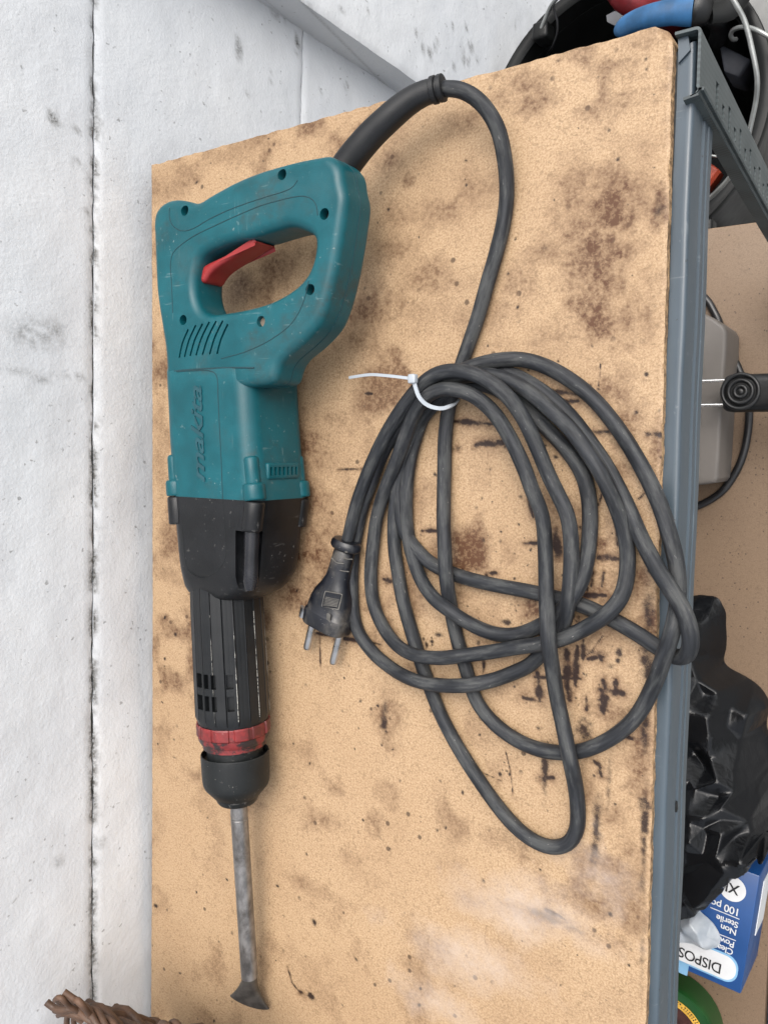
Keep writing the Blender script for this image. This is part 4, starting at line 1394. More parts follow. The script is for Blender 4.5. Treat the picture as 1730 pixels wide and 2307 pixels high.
# three cores laid in a twist show through the sheath
Tc, Nc, Bc = frames(cpr)
lenc = np.cumsum(np.r_[0, np.linalg.norm(np.diff(cpr, axis=0), axis=1)])
angc = np.linspace(0, 2 * math.pi, SEGC, endpoint=False)
lay = 0.00011 * np.sin(3 * angc[None, :] + lenc[:, None] * 2 * math.pi / 0.07) + 0.00012 * (vnoise(lenc[:, None] * 120 + 0 * angc[None, :], angc[None, :] * 1.3 + 0 * lenc[:, None], 8) - 0.5)
cv = cv + (lay[:, :, None] * (np.cos(angc)[None, :, None] * Nc[:, None, :] + np.sin(angc)[None, :, None] * Bc[:, None, :])).reshape(-1, 3)
cord = mesh_obj('power_cord', cv, cf, M_CORD, ham)
recalc(cord)
at = cord.data.attributes.new('run', 'FLOAT_VECTOR', 'POINT')
run = np.stack([np.broadcast_to(lenc[:, None], lay.shape), np.broadcast_to(np.cos(angc)[None, :] * RC * 1.5, lay.shape), np.broadcast_to(np.sin(angc)[None, :] * RC * 1.5, lay.shape)], -1)
at.data.foreach_set('vector', run.ravel())

# plug
plug_rows = [(783, 245, 300, 300), ]
pa, pb = CP(787, 262, 0.0092), CP(538, 1290, 0.0085)
pax = (pb - pa) / np.linalg.norm(pb - pa)
psd = np.cross(pax, (0, 0, 1)); psd /= np.linalg.norm(psd)
pup = np.cross(psd, pax)
if pup[2] < 0: pup = -pup
LP = float(np.linalg.norm(pb - pa))


def psec(s, wdt, hgt, pw=2.4, sh=0.0):
    out = []
    for k in range(40):
        a = 2 * math.pi * k / 40
        ca_, sa_ = math.cos(a), math.sin(a)
        out.append(pa + pax * s * LP + psd * (wdt / 2 * np.sign(ca_) * abs(ca_) ** (2 / pw) + sh) + pup * (hgt / 2 * np.sign(sa_) * abs(sa_) ** (2 / pw)))
    return out


um = 0.000000
kpx = LP / math.hypot(787 - 538, 1290 - 262)
wd = lambda px: px * kpx
plug = loft('plug', [psec(0.115, wd(230), 0.0098, 2), psec(0.14, wd(262), 0.0108, 2), psec(0.30, wd(282), 0.0112, 2), psec(0.44, wd(300), 0.0118, 2.2), psec(0.54, wd(380), 0.0132, 2.6), psec(0.63, wd(480), 0.0152, 3), psec(0.72, wd(535), 0.0165, 3.2), psec(0.86, wd(560), 0.0172, 3.4), psec(0.872, wd(590), 0.0178, 3.6),
                      psec(0.88, wd(600), 0.0180, 3.6), psec(1.03, wd(592), 0.0178, 3.6), psec(1.05, wd(575), 0.0170, 3.6), psec(1.055, wd(530), 0.0150, 3.2)], M_PLUG, ham, 45)
loft('strain_ring', [psec(-0.005, wd(250), 0.0100, 2), psec(0.0, wd(330), 0.0125, 2), psec(0.03, wd(382), 0.0142, 2), psec(0.075, wd(390), 0.0145, 2), psec(0.10, wd(350), 0.0130, 2), psec(0.114, wd(240), 0.0098, 2)], M_PLUG, plug, 45)
for side in (-1, 1):
    c0 = pa + pax * (1.04 * LP) + psd * side * 0.0095 * 1.0 + pup * -0.0005
    pth = np.array([c0, c0 + pax * 0.008, c0 + pax * 0.0172, c0 + pax * 0.0184, c0 + pax * 0.0189])
    tube('pin', pth, [.0021, .0021, .0021, .0016, .0007], M_PIN, plug, 18)
# moulded relief slots on the strain relief
for (u0, w0, u1, w1, bend) in [(640, 330, 790, 408, 22), (592, 480, 742, 552, 22), (742, 488, 852, 498, 4), (695, 634, 808, 652, 4)]:
    mid = ((u0 + u1) / 2 - bend * 0.6, (w0 + w1) / 2 + bend)
    pts = [CP(u0, w0, 0.0135), CP(*mid, 0.0148), CP(u1, w1, 0.0148)]
    tube('relief_slot', catmull(pts, 0.001), 0.00032, M_PLUG_DUST, plug, 6)
# the dusty square of small print
q = [CP(533, 905, 0.0173), CP(722, 942, 0.0173), CP(678, 1105, 0.0176), CP(492, 1078, 0.0176)]
sq_u = (q[1] - q[0]); sq_v = (q[3] - q[0])


def sheet(name, c, eu, ev, mat, parent, lift, r=0.0, n=5):
    """flat print or card with the corners rounded, eu and ev half extents"""
    c, eu, ev = [np.asarray(t, float) for t in (c, eu, ev)]
    nn = np.cross(eu, ev); nn /= np.linalg.norm(nn)
    if nn[2] < 0: nn = -nn
    lu, lv = np.linalg.norm(eu), np.linalg.norm(ev)
    pts = rrect(2 * lu, 2 * lv, max(r, 1e-5), n)
    v = [c + eu / lu * a + ev / lv * b + nn * lift for a, b in pts]
    vb = [p - nn * min(0.0002, lift * 0.9) for p in v]
    m = len(v)
    f = [tuple(range(m)), tuple(m + i for i in range(m))[::-1]] + [(i, (i + 1) % m, m + (i + 1) % m, m + i) for i in range(m)]
    return recalc(mesh_obj(name, v + vb, f, mat, parent, smooth=False))


qc = (q[0] + q[1] + q[2] + q[3]) / 4
sheet('print_panel', qc, sq_u / 2 * 1.16, sq_v / 2 * 1.14, M_PLUG_DUST, plug, 0.0007, 0.0006)
sheet('print_panel', qc - sq_v * 0.33, sq_u / 2 * 0.97, sq_v * 0.15, M_PLUG, plug, 0.0010, 0.0001)
for k in range(6):
    sheet('print_row', qc - sq_v * 0.10 + sq_v * 0.102 * k, sq_u / 2 * 0.93, sq_v * 0.016, M_PLUG, plug, 0.0010, 0.00005)
for s_, e_ in ((q[0], q[1]), (q[1], q[2]), (q[2], q[3]), (q[3], q[0])):
    tube('print_frame', np.linspace(s_ + (0, 0, .0009), e_ + (0, 0, .0009), 4), 0.00028, M_PLUG, plug, 6)
# worn earth slot at the face edge
sheet('earth_slot', (CP(575, 1165, .0176) + CP(563, 1330, .0150)) / 2, psd * 0.0013, (CP(575, 1165, .0176) - CP(563, 1330, .0150)) / 2, M_PLUG_DUST, plug, 0.0012, 0.0008)
tube('earth_contact', np.array([CP(236, 1090, .010), CP(225, 1150, .0085), CP(212, 1215, .008)]), 0.0016, M_PIN, plug, 10, 1, .6)

# ------------------------------------------------------------------ chisel bit
chi = thing('chisel', 'worn steel flat chisel bit held in the breaker chuck', 'chisel', (cG[0], cG[1], ZB))
cax = (cG - cF) / np.linalg.norm(cG - cF)
csd = np.cross(cax, (0, 0, 1)); csd /= np.linalg.norm(csd)
if csd[0] < 0: csd = -csd
cup = np.cross(csd, cax)
if cup[2] < 0: cup = -cup
LC = float(np.linalg.norm(cG - cF))
RS = 0.5 * 160 / 4.197 / FPX * float(CR[2] @ ((cF + cG) / 2 - np.array([CAM[0], CAM[1], CAM[2] + ZB])))
nr = 32


def csec(s, r):
    a = np.linspace(0, 2 * math.pi, nr, endpoint=False)
    return cF + cax * s + r * (np.cos(a)[:, None] * csd + np.sin(a)[:, None] * cup)


loft('shank', [csec(s, r) for s, r in [(-0.012, RS * .9), (-0.001, RS * .96), (0.0, RS), (0.0036, RS), (0.0040, RS * .93), (0.0046, RS * .93), (0.0050, RS * 1.01), (LC * 0.3, RS), (LC * 0.7, RS), (LC, RS)]], M_STEEL, chi, 30)
# blade: the round shank spreads into a wide edge turned about its length
wl, wr = C4(500, 1972, 0.0175), C4(872, 2096, 0.0035)
bdir = (wr - wl); BW = float(np.linalg.norm(bdir)); bdir = bdir / BW
bn = np.cross(bdir, cax); bn /= np.linalg.norm(bn)
if bn @ (np.array([CAM[0], CAM[1], CAM[2] + ZB]) - wl) < 0: bn = -bn
end = (wl + wr) / 2
secs = []
for t in np.linspace(0, 1, 14):
    c = cG * (1 - t) + end * t
    wdt = RS * 2 + (BW - RS * 2) * (max(0, (t - 0.12)) / 0.88) ** 1.5
    thk = RS * 2 * (1 - t) ** 1.1 + 0.0030 * t
    sec = []
    for a in np.linspace(0, 2 * math.pi, nr, endpoint=False):
        ca_, sa_ = math.cos(a), math.sin(a)
        e = 1.0 - 0.42 * t
        x = wdt / 2 * np.sign(ca_) * abs(ca_) ** e
        z = thk / 2 * (np.sign(sa_) * abs(sa_) ** e)
        rnd = csd * (RS * ca_) + cup * (RS * sa_)
        flat = bdir * x + bn * z
        k = min(1, t * 3)
        sag = cax * (-0.0022 * (abs(x) / (BW / 2)) ** 2 * t)
        sec.append(c + rnd * (1 - k) + flat * k + sag)
    secs.append(sec)
loft('blade', secs, M_STEEL_DARK, chi, 40)

# ------------------------------------------------------------------ cable tie
tie = thing('cable_tie', 'translucent white cable tie cinched around the coiled cord', 'cable tie', tuple(W(930, 853, 0)))


def strap(name, pts, wdt, thk, twist_up=(0, 0, 1)):
    path = catmull(pts, 0.0012)
    T = np.gradient(path, axis=0); T /= np.linalg.norm(T, axis=1)[:, None]
    secs = []
    ref = np.array([0.80, -0.60, 0.0])
    for p, t in zip(path, T):
        wv = np.cross(t, np.array(twist_up, float))
        if np.linalg.norm(wv) < 0.2: wv = ref
        wv /= np.linalg.norm(wv)
        nv = np.cross(wv, t)
        secs.append([p + wv * wdt / 2 + nv * thk / 2, p - wv * wdt / 2 + nv * thk / 2, p - wv * wdt / 2 - nv * thk / 2, p + wv * wdt / 2 - nv * thk / 2])
    return loft(name, secs, M_TIE, tie, 60)


strap('strap', [W(x, y, z) for x, y, z in [(931, 855, .0255), (936, 872, .0262), (943, 892, .0262), (953, 905, .0255), (966, 914, .0245), (982, 919, .0228), (998, 920, .020), (1014, 915, .016), (1026, 908, .0115), (1032, 902, .0075)]], 0.0018, 0.0008)
hd = W(930, 853.5, .026)
ho = box('head', hd - (0.0020, 0.0022, 0.0018), hd + (0.0020, 0.0022, 0.0018), M_TIE, tie, 0.0008, 3)
strap('tail', [W(x, y, z) for x, y, z in [(927, 853, .026), (905, 850, .0262), (868, 846, .0255), (838, 844, .024), (810, 847, .0215), (787, 851, .019)]], 0.0014, 0.0007)

# ------------------------------------------------------------------ things on the lower shelf
ZL = ZB + HL
# black bag
def crumple(name, outline, zbase, hmax, mat, seed, sizes, amp, edge=0.02, crease=0.55, ang=0.9, split=None, rim_h=None):
    """a crumpled film over an outline (x, y): triangles between random high and low points, softened between the creases"""
    P = np.array([p[:2] for p in outline])
    n = len(P)
    lo, hi = P.min(0), P.max(0)
    r = np.random.RandomState(seed)

    def sdist(q):
        inside, best = False, 9.0
        for i in range(n):
            a, b = P[i], P[(i + 1) % n]
            if (a[1] > q[1]) != (b[1] > q[1]) and q[0] < (b[0] - a[0]) * (q[1] - a[1]) / (b[1] - a[1]) + a[0]:
                inside = not inside
            d = b - a
            t = min(1, max(0, ((q - a) @ d) / (d @ d + 1e-12)))
            best = min(best, np.linalg.norm(q - a - t * d))
        return best if inside else -best
    pts, zs = [], []
    bh_ = rim_h if rim_h is not None else [0.0] * n
    bl = catmull([np.r_[p, h] for p, h in zip(np.concatenate([P, P[:1]]), list(bh_) + [bh_[0]])], 0.006)[:-1]
    for p in bl:
        pts.append(p[:2] + r.normal(0, 0.0006, 2)); zs.append(max(0.0, p[2]))
    nb = len(pts)
    tries = 0
    while tries < 9000:
        tries += 1
        q = lo + r.rand(2) * (hi - lo)
        size = sizes[0] if split is None or q[1] > split else sizes[1]
        st = 1.0 if split is None or q[1] > split else 2.3
        sd = sdist(q)
        if sd < size * 0.22: continue
        A = np.array(pts)
        dv = A - q
        ca_, sa_ = math.cos(ang), math.sin(ang)
        du = (dv[:, 0] * ca_ + dv[:, 1] * sa_) / st
        dw = -dv[:, 0] * sa_ + dv[:, 1] * ca_
        if np.min(np.hypot(du, dw)) < size * r.uniform(.55, 1.0): continue
        e = min(1, sd / edge)
        hm = hmax if not callable(hmax) else hmax(q[1])
        z = max(hm * math.sqrt(1 - (1 - e) ** 2), hm if (split is not None and q[1] < -0.470) else 0) + r.choice([-1, 1]) * amp * (0.45 if (split is not None and q[1] < -0.470) else 1) * r.uniform(.3, 1) * (size / sizes[0]) ** .7 * min(1, 0.25 + e * 2)
        pts.append(q); zs.append(max(z, 0.0012))
    A = np.array(pts)
    ca_, sa_ = math.cos(ang), math.sin(ang)
    stv = np.where(A[:, 1] > (split if split is not None else -9), 1.0, 1.0)
    res = delaunay_2d_cdt([Vector(p) for p in A], [(i, (i + 1) % nb) for i in range(nb)], [], 1, 1e-7)
    V2, T2, ov = res[0], res[2], res[3]
    z2 = [zs[o[0]] if o else 0.0 for o in ov]
    v = [(p.x, p.y, zbase + 0.0015 + z) for p, z in zip(V2, z2)]
    o = mesh_obj(name, v, [tuple(t) for t in T2], mat)
    bm = bmesh.new(); bm.from_mesh(o.data)
    cl = bm.edges.layers.float.new('crease_edge')
    for ed in bm.edges:
        ed[cl] = r.choice([0.0, crease, 1.0], p=[.25, .35, .40])
    bd = [ed for ed in bm.edges if ed.is_boundary]
    ret = bmesh.ops.extrude_edge_only(bm, edges=bd)
    zlow = zbase + 0.0006 - WL[o.name].z
    for el in ret['geom']:
        if isinstance(el, bmesh.types.BMVert): el.co.z = zlow
    bmesh.ops.recalc_face_normals(bm, faces=bm.faces)
    bm.to_mesh(o.data); bm.free()
    md = o.modifiers.new('film', 'SUBSURF')
    md.levels = md.render_levels = 3
    bpy.context.view_layer.update()
    nm = bpy.data.meshes.new_from_object(o.evaluated_get(bpy.context.evaluated_depsgraph_get()))
    o.modifiers.clear()
    old = o.data; nm.name = old.name; o.data = nm
    bpy.data.meshes.remove(old)
    nm.polygons.foreach_set('use_smooth', [True] * len(nm.polygons))
    return o


hb = -0.300
bag_o = [(1500, 1365), (1556, 1362), (1580, 1366), (1596, 1385), (1604, 1430), (1605, 1475), (1598, 1525), (1650, 1558), (1690, 1592), (1709, 1628), (1696, 1668), (1708, 1702), (1722, 1760), (1745, 1830), (1752, 1890), (1730, 1928), (1678, 1972), (1636, 2000), (1601, 2036), (1575, 2057), (1529, 2069), (1470, 2075)]
bpts = [W(x, y, -0.315 if y < 1900 else -0.280) for x, y in bag_o] + [np.array([0.13, W(1529, 2069, hb)[1] + 0.01, 0]), np.array([0.12, W(1556, 1362, hb)[1] - 0.01, 0])]
bag = crumple('bin_bag', bpts, ZL, lambda y: float(np.interp(-y, [0.30, 0.36, 0.42, 0.468], [0.030, 0.050, 0.060, 0.095])), M_BAG, 5, (0.0175, 0.0080), 0.0095, edge=0.042, split=-0.43, rim_h=[(0.0 if y < 1900 else 0.090) for x, y in bag_o] + [0.090, 0.0])
tag(bag, 'crumpled black plastic bag on the lower shelf beside blue box', 'plastic bag')

# box of gloves
ga = W(1667.6, 2240.5, -0.288)
e3 = np.array([0.0, -0.08, -0.9968])
best = None
for a_ in np.linspace(-0.5, 0.5, 101):
    e1 = np.array([a_, 0.9968, -0.08]); e1 /= np.linalg.norm(e1)
    for L in np.linspace(0.07, 0.14, 71):
        p = ga + e1 * L - np.array([CAM[0], CAM[1], CAM[2] + ZB])
        c_ = CR @ p
        px, py = CX + FPX * c_[0] / c_[2], CY + FPX * c_[1] / c_[2]
        s_ = (px - 1711) ** 2 + (py - 1974) ** 2
        if best is None or s_ < best[0]: best = (s_, e1, L)
_, e1, LB1 = best
e2 = np.cross(e1, e3)
e2 /= np.linalg.norm(e2)
if e2[0] > 0: e2 = -e2
DZ, LEN = 0.068, 0.215
gc = ga + e1 * LB1 / 2 + e2 * LEN / 2 + e3 * DZ / 2
gb = thing('glove_box', 'blue cardboard box of disposable gloves next to green tin', 'box', tuple(gc + e3 * DZ / 2))
vv_, ff_ = box_geo(gc, e2 * LEN / 2, e1 * LB1 / 2, -e3 * DZ / 2)
carton = recalc(mesh_obj('carton', vv_, ff_, M_BLUE, gb, smooth=False))
bevel(carton, 0.0012, 2)
# coordinates on the top: s along e2 from the right edge, t along e1 from the lower edge
GT = lambda s, t, lift=0.0006: ga + e2 * s + e1 * t - e3 * lift
# fit print positions given in the photo to the top plane
nrm_top = -e3


def on_top(u, v_):
    r = CR.T @ np.array([(1430 + u / 4.84 - CX) / FPX, (1850 + v_ / 4.84 - CY) / FPX, 1.0])
    o_ = np.array([CAM[0], CAM[1], CAM[2] + ZB])
    t = ((ga - o_) @ nrm_top) / (r @ nrm_top)
    p = o_ + r * t
    return float((p - ga) @ e2), float((p - ga) @ e1)


s_a, t_a = on_top(1040, 1690)
s_b, t_b = on_top(1078, 1560)
band_c = GT(s_a + 0.075 - 0.003, (t_a + t_b) / 2, 0.0)
bh = abs(t_b - t_a) / 2 + 0.004
sheet('label_band', band_c, e2 * 0.0765, e1 * (bh + 0.0016), M_LBLUE, gb, 0.0004, 0.009, 8)
sheet('label_band', band_c, e2 * 0.0752, e1 * (bh + 0.0002), M_WHITE, gb, 0.0008, 0.0085, 8)


def print_top(s, u, v_, size, mat, lift=0.0008, bold=0.0, width=None):
    a_, b_ = on_top(u, v_)
    return text_mesh('lettering', s, GT(a_, b_, lift), e2, -e1, size, mat, gb, bold=bold, width=width)


k1 = on_top(950, 1655); k2 = on_top(490, 1470)
print_top('DISPOSABLE', 955, 1560, 0.0112, M_INK, 0.0013, 0.008, width=abs(k2[0] - k1[0]) / 6.0 * 10.2)
print_top('Clear', 1075, 1400, 0.0066, M_WHITE, 0.0008, 0.015)
print_top('Powered', 1088, 1320, 0.0066, M_WHITE, 0.0008, 0.015)
print_top('Non', 1112, 1185, 0.0066, M_WHITE, 0.0008, 0.015)
print_top('Sterile', 1130, 1105, 0.0066, M_WHITE, 0.0008, 0.015)
print_top('100 pcs', 1150, 965, 0.0080, M_WHITE, 0.0008, 0.012)
for (u0, w0, u1, w1) in ((1098, 1302, 790, 1180), (1138, 1068, 820, 938)):
    p, q_ = GT(*on_top(u0, w0), 0.0), GT(*on_top(u1, w1), 0.0)
    sheet('print_rule', (p + q_) / 2, (q_ - p) / 2, np.cross(nrm_top, (q_ - p) / np.linalg.norm(q_ - p)) * 0.0003, M_WHITE, gb, 0.0005, 0.0001)
cs, ct = on_top(1062, 735)
disc = [GT(cs + 0.0096 * math.cos(a), ct + 0.0096 * math.sin(a), 0.0005) for a in np.linspace(0, 2 * math.pi, 40, endpoint=False)]
recalc(mesh_obj('size_disc', disc, [tuple(range(40))], M_WHITE, gb, smooth=False))
print_top('XL', 1142, 708, 0.0108, M_INK, 0.0010, 0.015)
sheet('pale_patch', GT(*on_top(495, 1570), 0.0), e2 * 0.006, e1 * 0.006, M_LBLUE, gb, 0.0004, 0.0002)
# side of the box: a pale sticker and small print
sc_ = ga + e1 * LB1 * 0.62 + e3 * 0.043 - e2 * 0.0004
vv_, ff_ = box_geo(sc_, e1 * 0.022, e3 * 0.017, -e2 * 0.0003)
recalc(mesh_obj('sticker', vv_, ff_, M_WHITE, gb, smooth=False))

# a glove pulled half out of the box
film_o = [(1500, 2085), (1530, 2070), (1560, 2058), (1567, 2072), (1590, 2090), (1605, 2110), (1614, 2135), (1608, 2150), (1590, 2160), (1560, 2150), (1535, 2142), (1500, 2135)]
fo = crumple('plastic_glove', [W(x, y, -0.278) for x, y in film_o], ZB - 0.291, 0.010, M_FILM, 9, (0.011, 0.011), 0.004, edge=0.010, crease=0.3)
tag(fo, 'thin milky plastic glove pulled out of the blue box', 'glove')

# green round tin
tc = W(1500, 2325, -0.338)
tin = thing('round_tin', 'round green tin with yellow ring on its lid', 'tin', (tc[0], tc[1], ZL))
rt = float(np.linalg.norm(W(1595, 2300, -0.338)[:2] - tc[:2]))


def disc_loft(name, prof, mat, parent, c, seg=64, cap=True):
    secs = []
    for r, z in prof:
        a = np.linspace(0, 2 * math.pi, seg, endpoint=False)
        secs.append(np.stack([c[0] + r * np.cos(a), c[1] + r * np.sin(a), np.full(seg, z)], -1))
    return loft(name, secs, mat, parent, 35, cap)


zt_ = ZL + 0.0295
disc_loft('tin_body', [(rt * .95, ZL + .0005), (rt * .985, ZL + .002), (rt, ZL + .024), (rt, zt_ - .002), (rt * .985, zt_), (rt * .70, zt_), (rt * .68, zt_ - .0004)], M_GREEN, tin, tc)
disc_loft('ring_print', [(rt * .80, zt_ + .0002), (rt * .80, zt_ + .0005), (rt * .66, zt_ + .0005), (rt * .655, zt_ + .0003)], M_YELLOW, tin, tc, 64, False)
disc_loft('lid_centre', [(rt * .66, zt_ + .0002), (rt * .655, zt_ + .0008), (rt * .3, zt_ + .0008), (rt * .02, zt_ + .0008)], M_BROWN, tin, tc)
marks = []
for k in range(46):                                   # illegible small print round the ring
    for rr, ll in ((0.765, 0.9), (0.715, 0.7)):
        a = math.radians(2 + k * 4.0)
        if rs.rand() < 0.16: continue
        rd = np.array([math.cos(a), math.sin(a), 0]); tg = np.array([-rd[1], rd[0], 0])
        marks.append(box_geo(np.array([tc[0], tc[1], zt_ + .0006]) + rd * rt * rr, tg * rt * 0.017 * ll * rs.uniform(.5, 1), rd * rt * 0.013, np.array([0, 0, .0001])))
vv_, ff_ = join_geo(marks)
recalc(mesh_obj('small_print', vv_, ff_, M_INK, tin, smooth=False))

# smoky plastic box
hgb = -0.3675 + 0.050
ob = [(1566, 694), (1582, 704), (1606, 716), (1630, 733), (1636, 745), (1635, 790), (1631, 836), (1627, 890), (1623, 960), (1619, 1030), (1616, 1078), (1608, 1088), (1580, 1092), (1560, 1094)]
gpts_ = [W(x, y, hgb) for x, y in ob]
ymx, ymn = gpts_[0][1], gpts_[-1][1]
pl = [tuple(p[:2]) for p in gpts_] + [(0.15, ymn), (0.15, ymx)]
gbx = solid('storage_box', np.array(pl), [], ZL + 0.0006, ZB + hgb, 0.003, M_GREYBOX, None, 3)
tag(gbx, 'smoky grey plastic box with cut corners under the black ribbed handle', 'box')

# black cable looping round the box
CGp = [(430, 110, 5), (550, 235, 5), (610, 300, 4), (655, 380, 4), (690, 450, 4), (725, 560, 3.4), (775, 670, 3.4), (820, 770, 3.4), (870, 880, 3.4), (920, 1020, 3.4), (945, 1150, 3.4), (946, 1260, 3.4), (935, 1380, 3.4), (912, 1510, 3.4), (870, 1640, 3.4), (815, 1745, 3.4), (740, 1850, 3.4), (640, 1930, 3.4), (500, 2000, 3.4), (380, 2045, 3.4)]
cb = tube('cable', catmull([CG(u, w, HL + z / 1000) for u, w, z in CGp], 0.003), 0.0031, M_CABLE, None, 14)
tag(cb, 'thin black cable curving around the grey box on the lower shelf', 'cable')

# ribbed black handle on two bright rods
hh = -0.292
hnd = thing('ribbed_handle', 'black ribbed rubber handle with target rings on two bright rods', 'handle', tuple(CG(900, 1040, hh - 0.02)))
hx0, hx1 = CG(712, 1040, hh)[0], CG(712, 1040, hh)[0] + 0.085
hy0, hy1 = CG(860, 1205, hh)[1], CG(860, 892, hh)[1]
grip = box('grip', (hx0, hy0, ZB + hh - 0.022), (hx1, hy1, ZB + hh), M_GRIP, hnd, 0.0060, 4)
rcx, rcy = CG(873, 1040, hh)[:2]
for k in range(5):
    rr = 0.0040 + 0.0042 * k
    if rr > abs(hy1 - hy0) / 2 - 0.0005: break
    a = np.linspace(0, 2 * math.pi, 64, endpoint=False)
    tube('ring_rib', np.stack([rcx + rr * np.cos(a), rcy + rr * np.sin(a), np.full(64, ZB + hh + 0.0004)], -1), 0.0015, M_GRIP, grip, 8, closed=True)
tube('ring_rib', np.array([(rcx, rcy, ZB + hh - .001), (rcx, rcy, ZB + hh + .0006), (rcx, rcy, ZB + hh + .0010)]), [.002, .002, .0012], M_GRIP, grip, 16)
for k in range(7):
    yy = hy0 + (hy1 - hy0) * (k + 0.9) / 7.8
    x0_ = rcx + max(0.0, (0.0275 ** 2 - (yy - rcy) ** 2)) ** 0.5 + 0.001
    tube('grip_rib', np.array([(x0_, yy, ZB + hh + .0001), (hx1 - .004, yy, ZB + hh + .0001)]), 0.0011, M_GRIP, grip, 8)
for w_ in (947, 1150):
    p = CG(712, w_, hh - 0.003)
    tube('rod', np.array([(p[0] + .012, p[1], ZB + hh - .004), (p[0] - 0.11, p[1], ZB + hh - .004)]), 0.0011, M_ROD, hnd, 12)
# ------------------------------------------------------------------ bucket of tools beyond the shelving
BX, BY, BR, BH = 0.147, 0.134, 0.1335, ZB - 0.42
buc = thing('bucket', 'big black builder bucket full of tools beyond the shelving post', 'bucket', (BX, BY, 0))
rb = 0.098
disc_loft('bucket_body', [(rb - .01, 0.002), (rb, 0.004), (rb + .002, 0.012), (BR - 0.008, BH - 0.03), (BR - .007, BH - 0.024), (BR - .0115, BH - 0.024), (BR - .012, BH - .03), (rb - .004, 0.016), (rb - .02, 0.010), (0.002, 0.010)], M_BUCKET, buc, (BX, BY), 72)
disc_loft('bucket_rim', [(BR - .0112, BH - 0.0235), (BR - .0072, BH - 0.0235), (BR - .002, BH - .022), (BR, BH - .016), (BR + .0015, BH - .004), (BR + .0005, BH - .001), (BR - .003, BH), (BR - .007, BH - .0008), (BR - .0105, BH - .004), (BR - .0112, BH - 0.0235)], M_BUCKET, buc, (BX, BY), 96, False)
# wire bail lying round the rim
lugp = CU(255, 190, -0.415)
ang0 = math.atan2(lugp[1] - BY, lugp[0] - BX)
box('lug', lugp - (0.009, 0.009, 0.014), lugp + (0.007, 0.007, 0.006), M_BUCKET, buc, 0.003, 3)
lug2 = np.array([BX - math.cos(ang0) * (BR + .004), BY - math.sin(ang0) * (BR + .004), BH - .008])
box('lug', lug2 - (0.008, 0.008, 0.014), lug2 + (0.008, 0.008, 0.006), M_BUCKET, buc, 0.003, 3)
bail = [lugp + (0.0, 0.0, .004)] + [CU(u, w, h) for u, w, h in [(300, 50, -.40), (350, -20, -.385), (480, -170, -.355), (700, -290, -.33), (950, -330, -.32), (1180, -270, -.32), (1350, -140, -.325), (1440, 0, -.33), (1510, 130, -.338), (1555, 300, -.345), (1588, 480, -.352), (1585, 600, -.36), (1560, 730, -.368), (1500, 960, -.38), (1420, 1100, -.39), (1340, 1190, -.40), (1262, 1262, -.41)]]
tube('bail_wire', catmull(bail, 0.004), 0.0020, M_WIRE, buc, 12)
# sticker on the outside wall
secs = []
a0 = math.atan2(-0.9, 0.42)
for zz in np.linspace(BH - 0.105, BH - 0.055, 4):
    rr = (BR - .0085) - (BH - 0.03 - zz) * (BR - .010 - rb) / (BH - .04) + 0.0012
    secs.append([(BX + rr * math.cos(a0 + d), BY + rr * math.sin(a0 + d), zz) for d in np.linspace(-0.25, 0.25, 12)])
n_ = 12
v = np.concatenate([np.array(s) for s in secs])
f = [(i * n_ + k, i * n_ + k + 1, (i + 1) * n_ + k + 1, (i + 1) * n_ + k) for i in range(3) for k in range(n_ - 1)]
mesh_obj('sticker', v, f, M_STICK, buc)

# tools standing in the bucket
def bar_tool(name, pts, rad, mat, label, cat, sx=1, sy=1, seg=16):
    o = tube(name, catmull(pts, 0.004), rad, mat, None, seg, sx, sy)
    return o


bt = thing('trowel', 'trowel with blue grip and black collar lying across the bucket', 'trowel', tuple(CU(1000, 110, -0.40)))
pth = catmull([CU(u, w, h) for u, w, h in [(720, 190, -.385), (760, 168, -.380), (840, 128, -.376), (940, 96, -.374), (1040, 78, -.374), (1130, 70, -.375), (1200, 62, -.376)]], 0.003)
tube('grip', pth, np.interp(np.linspace(0, 1, len(pth)), [0, .08, .3, .8, 1], [.005, .0085, .0095, .0105, .0130]), M_TBLUE, bt, 20, 1, .8)
pth = catmull([CU(u, w, h) for u, w, h in [(1196, 62, -.376), (1225, 62, -.377), (1262, 70, -.379), (1300, 76, -.381)]], 0.003)
tube('collar', pth, np.interp(np.linspace(0, 1, len(pth)), [0, .3, .8, 1], [.0140, .0145, .011, .008]), M_GRIP, bt, 20, 1, .9)
pth = catmull([CU(u, w, h) for u, w, h in [(1290, 78, -.381), (1400, 60, -.392), (1480, -40, -.40), (1540, -160, -.40)]], 0.004)
tube('shaft', pth, 0.010, M_BUCKET, bt, 12, 1, .5)
rd_ = bar_tool('red_handle', [CU(u, w, h) for u, w, h in [(700, -90, -.40), (760, 0, -.41), (840, 40, -.42), (930, 62, -.435), (1010, 110, -.46), (1080, 160, -.50)]], 0.0105, M_TRED, '', '')
tag(rd_, 'dark red tool handle sticking out of the bucket above blue grip', 'tool handle')
gs = thing('scraper', 'flat dark grey scraper blade left of the blue grip in the bucket', 'scraper', tuple(CU(700, 110, -0.45)))
secs = []
for u0, w0, u1, w1, h in [(650, 95, 655, 135, -.44), (700, 70, 705, 160, -.442), (790, 62, 800, 175, -.445), (900, 100, 900, 190, -.45)]:
    a_, b_ = CU(u0, w0, h), CU(u1, w1, h)
    secs.append([a_, b_, b_ - (0, 0, .003), a_ - (0, 0, .003)])
loft('blade', secs, M_GREY, gs)
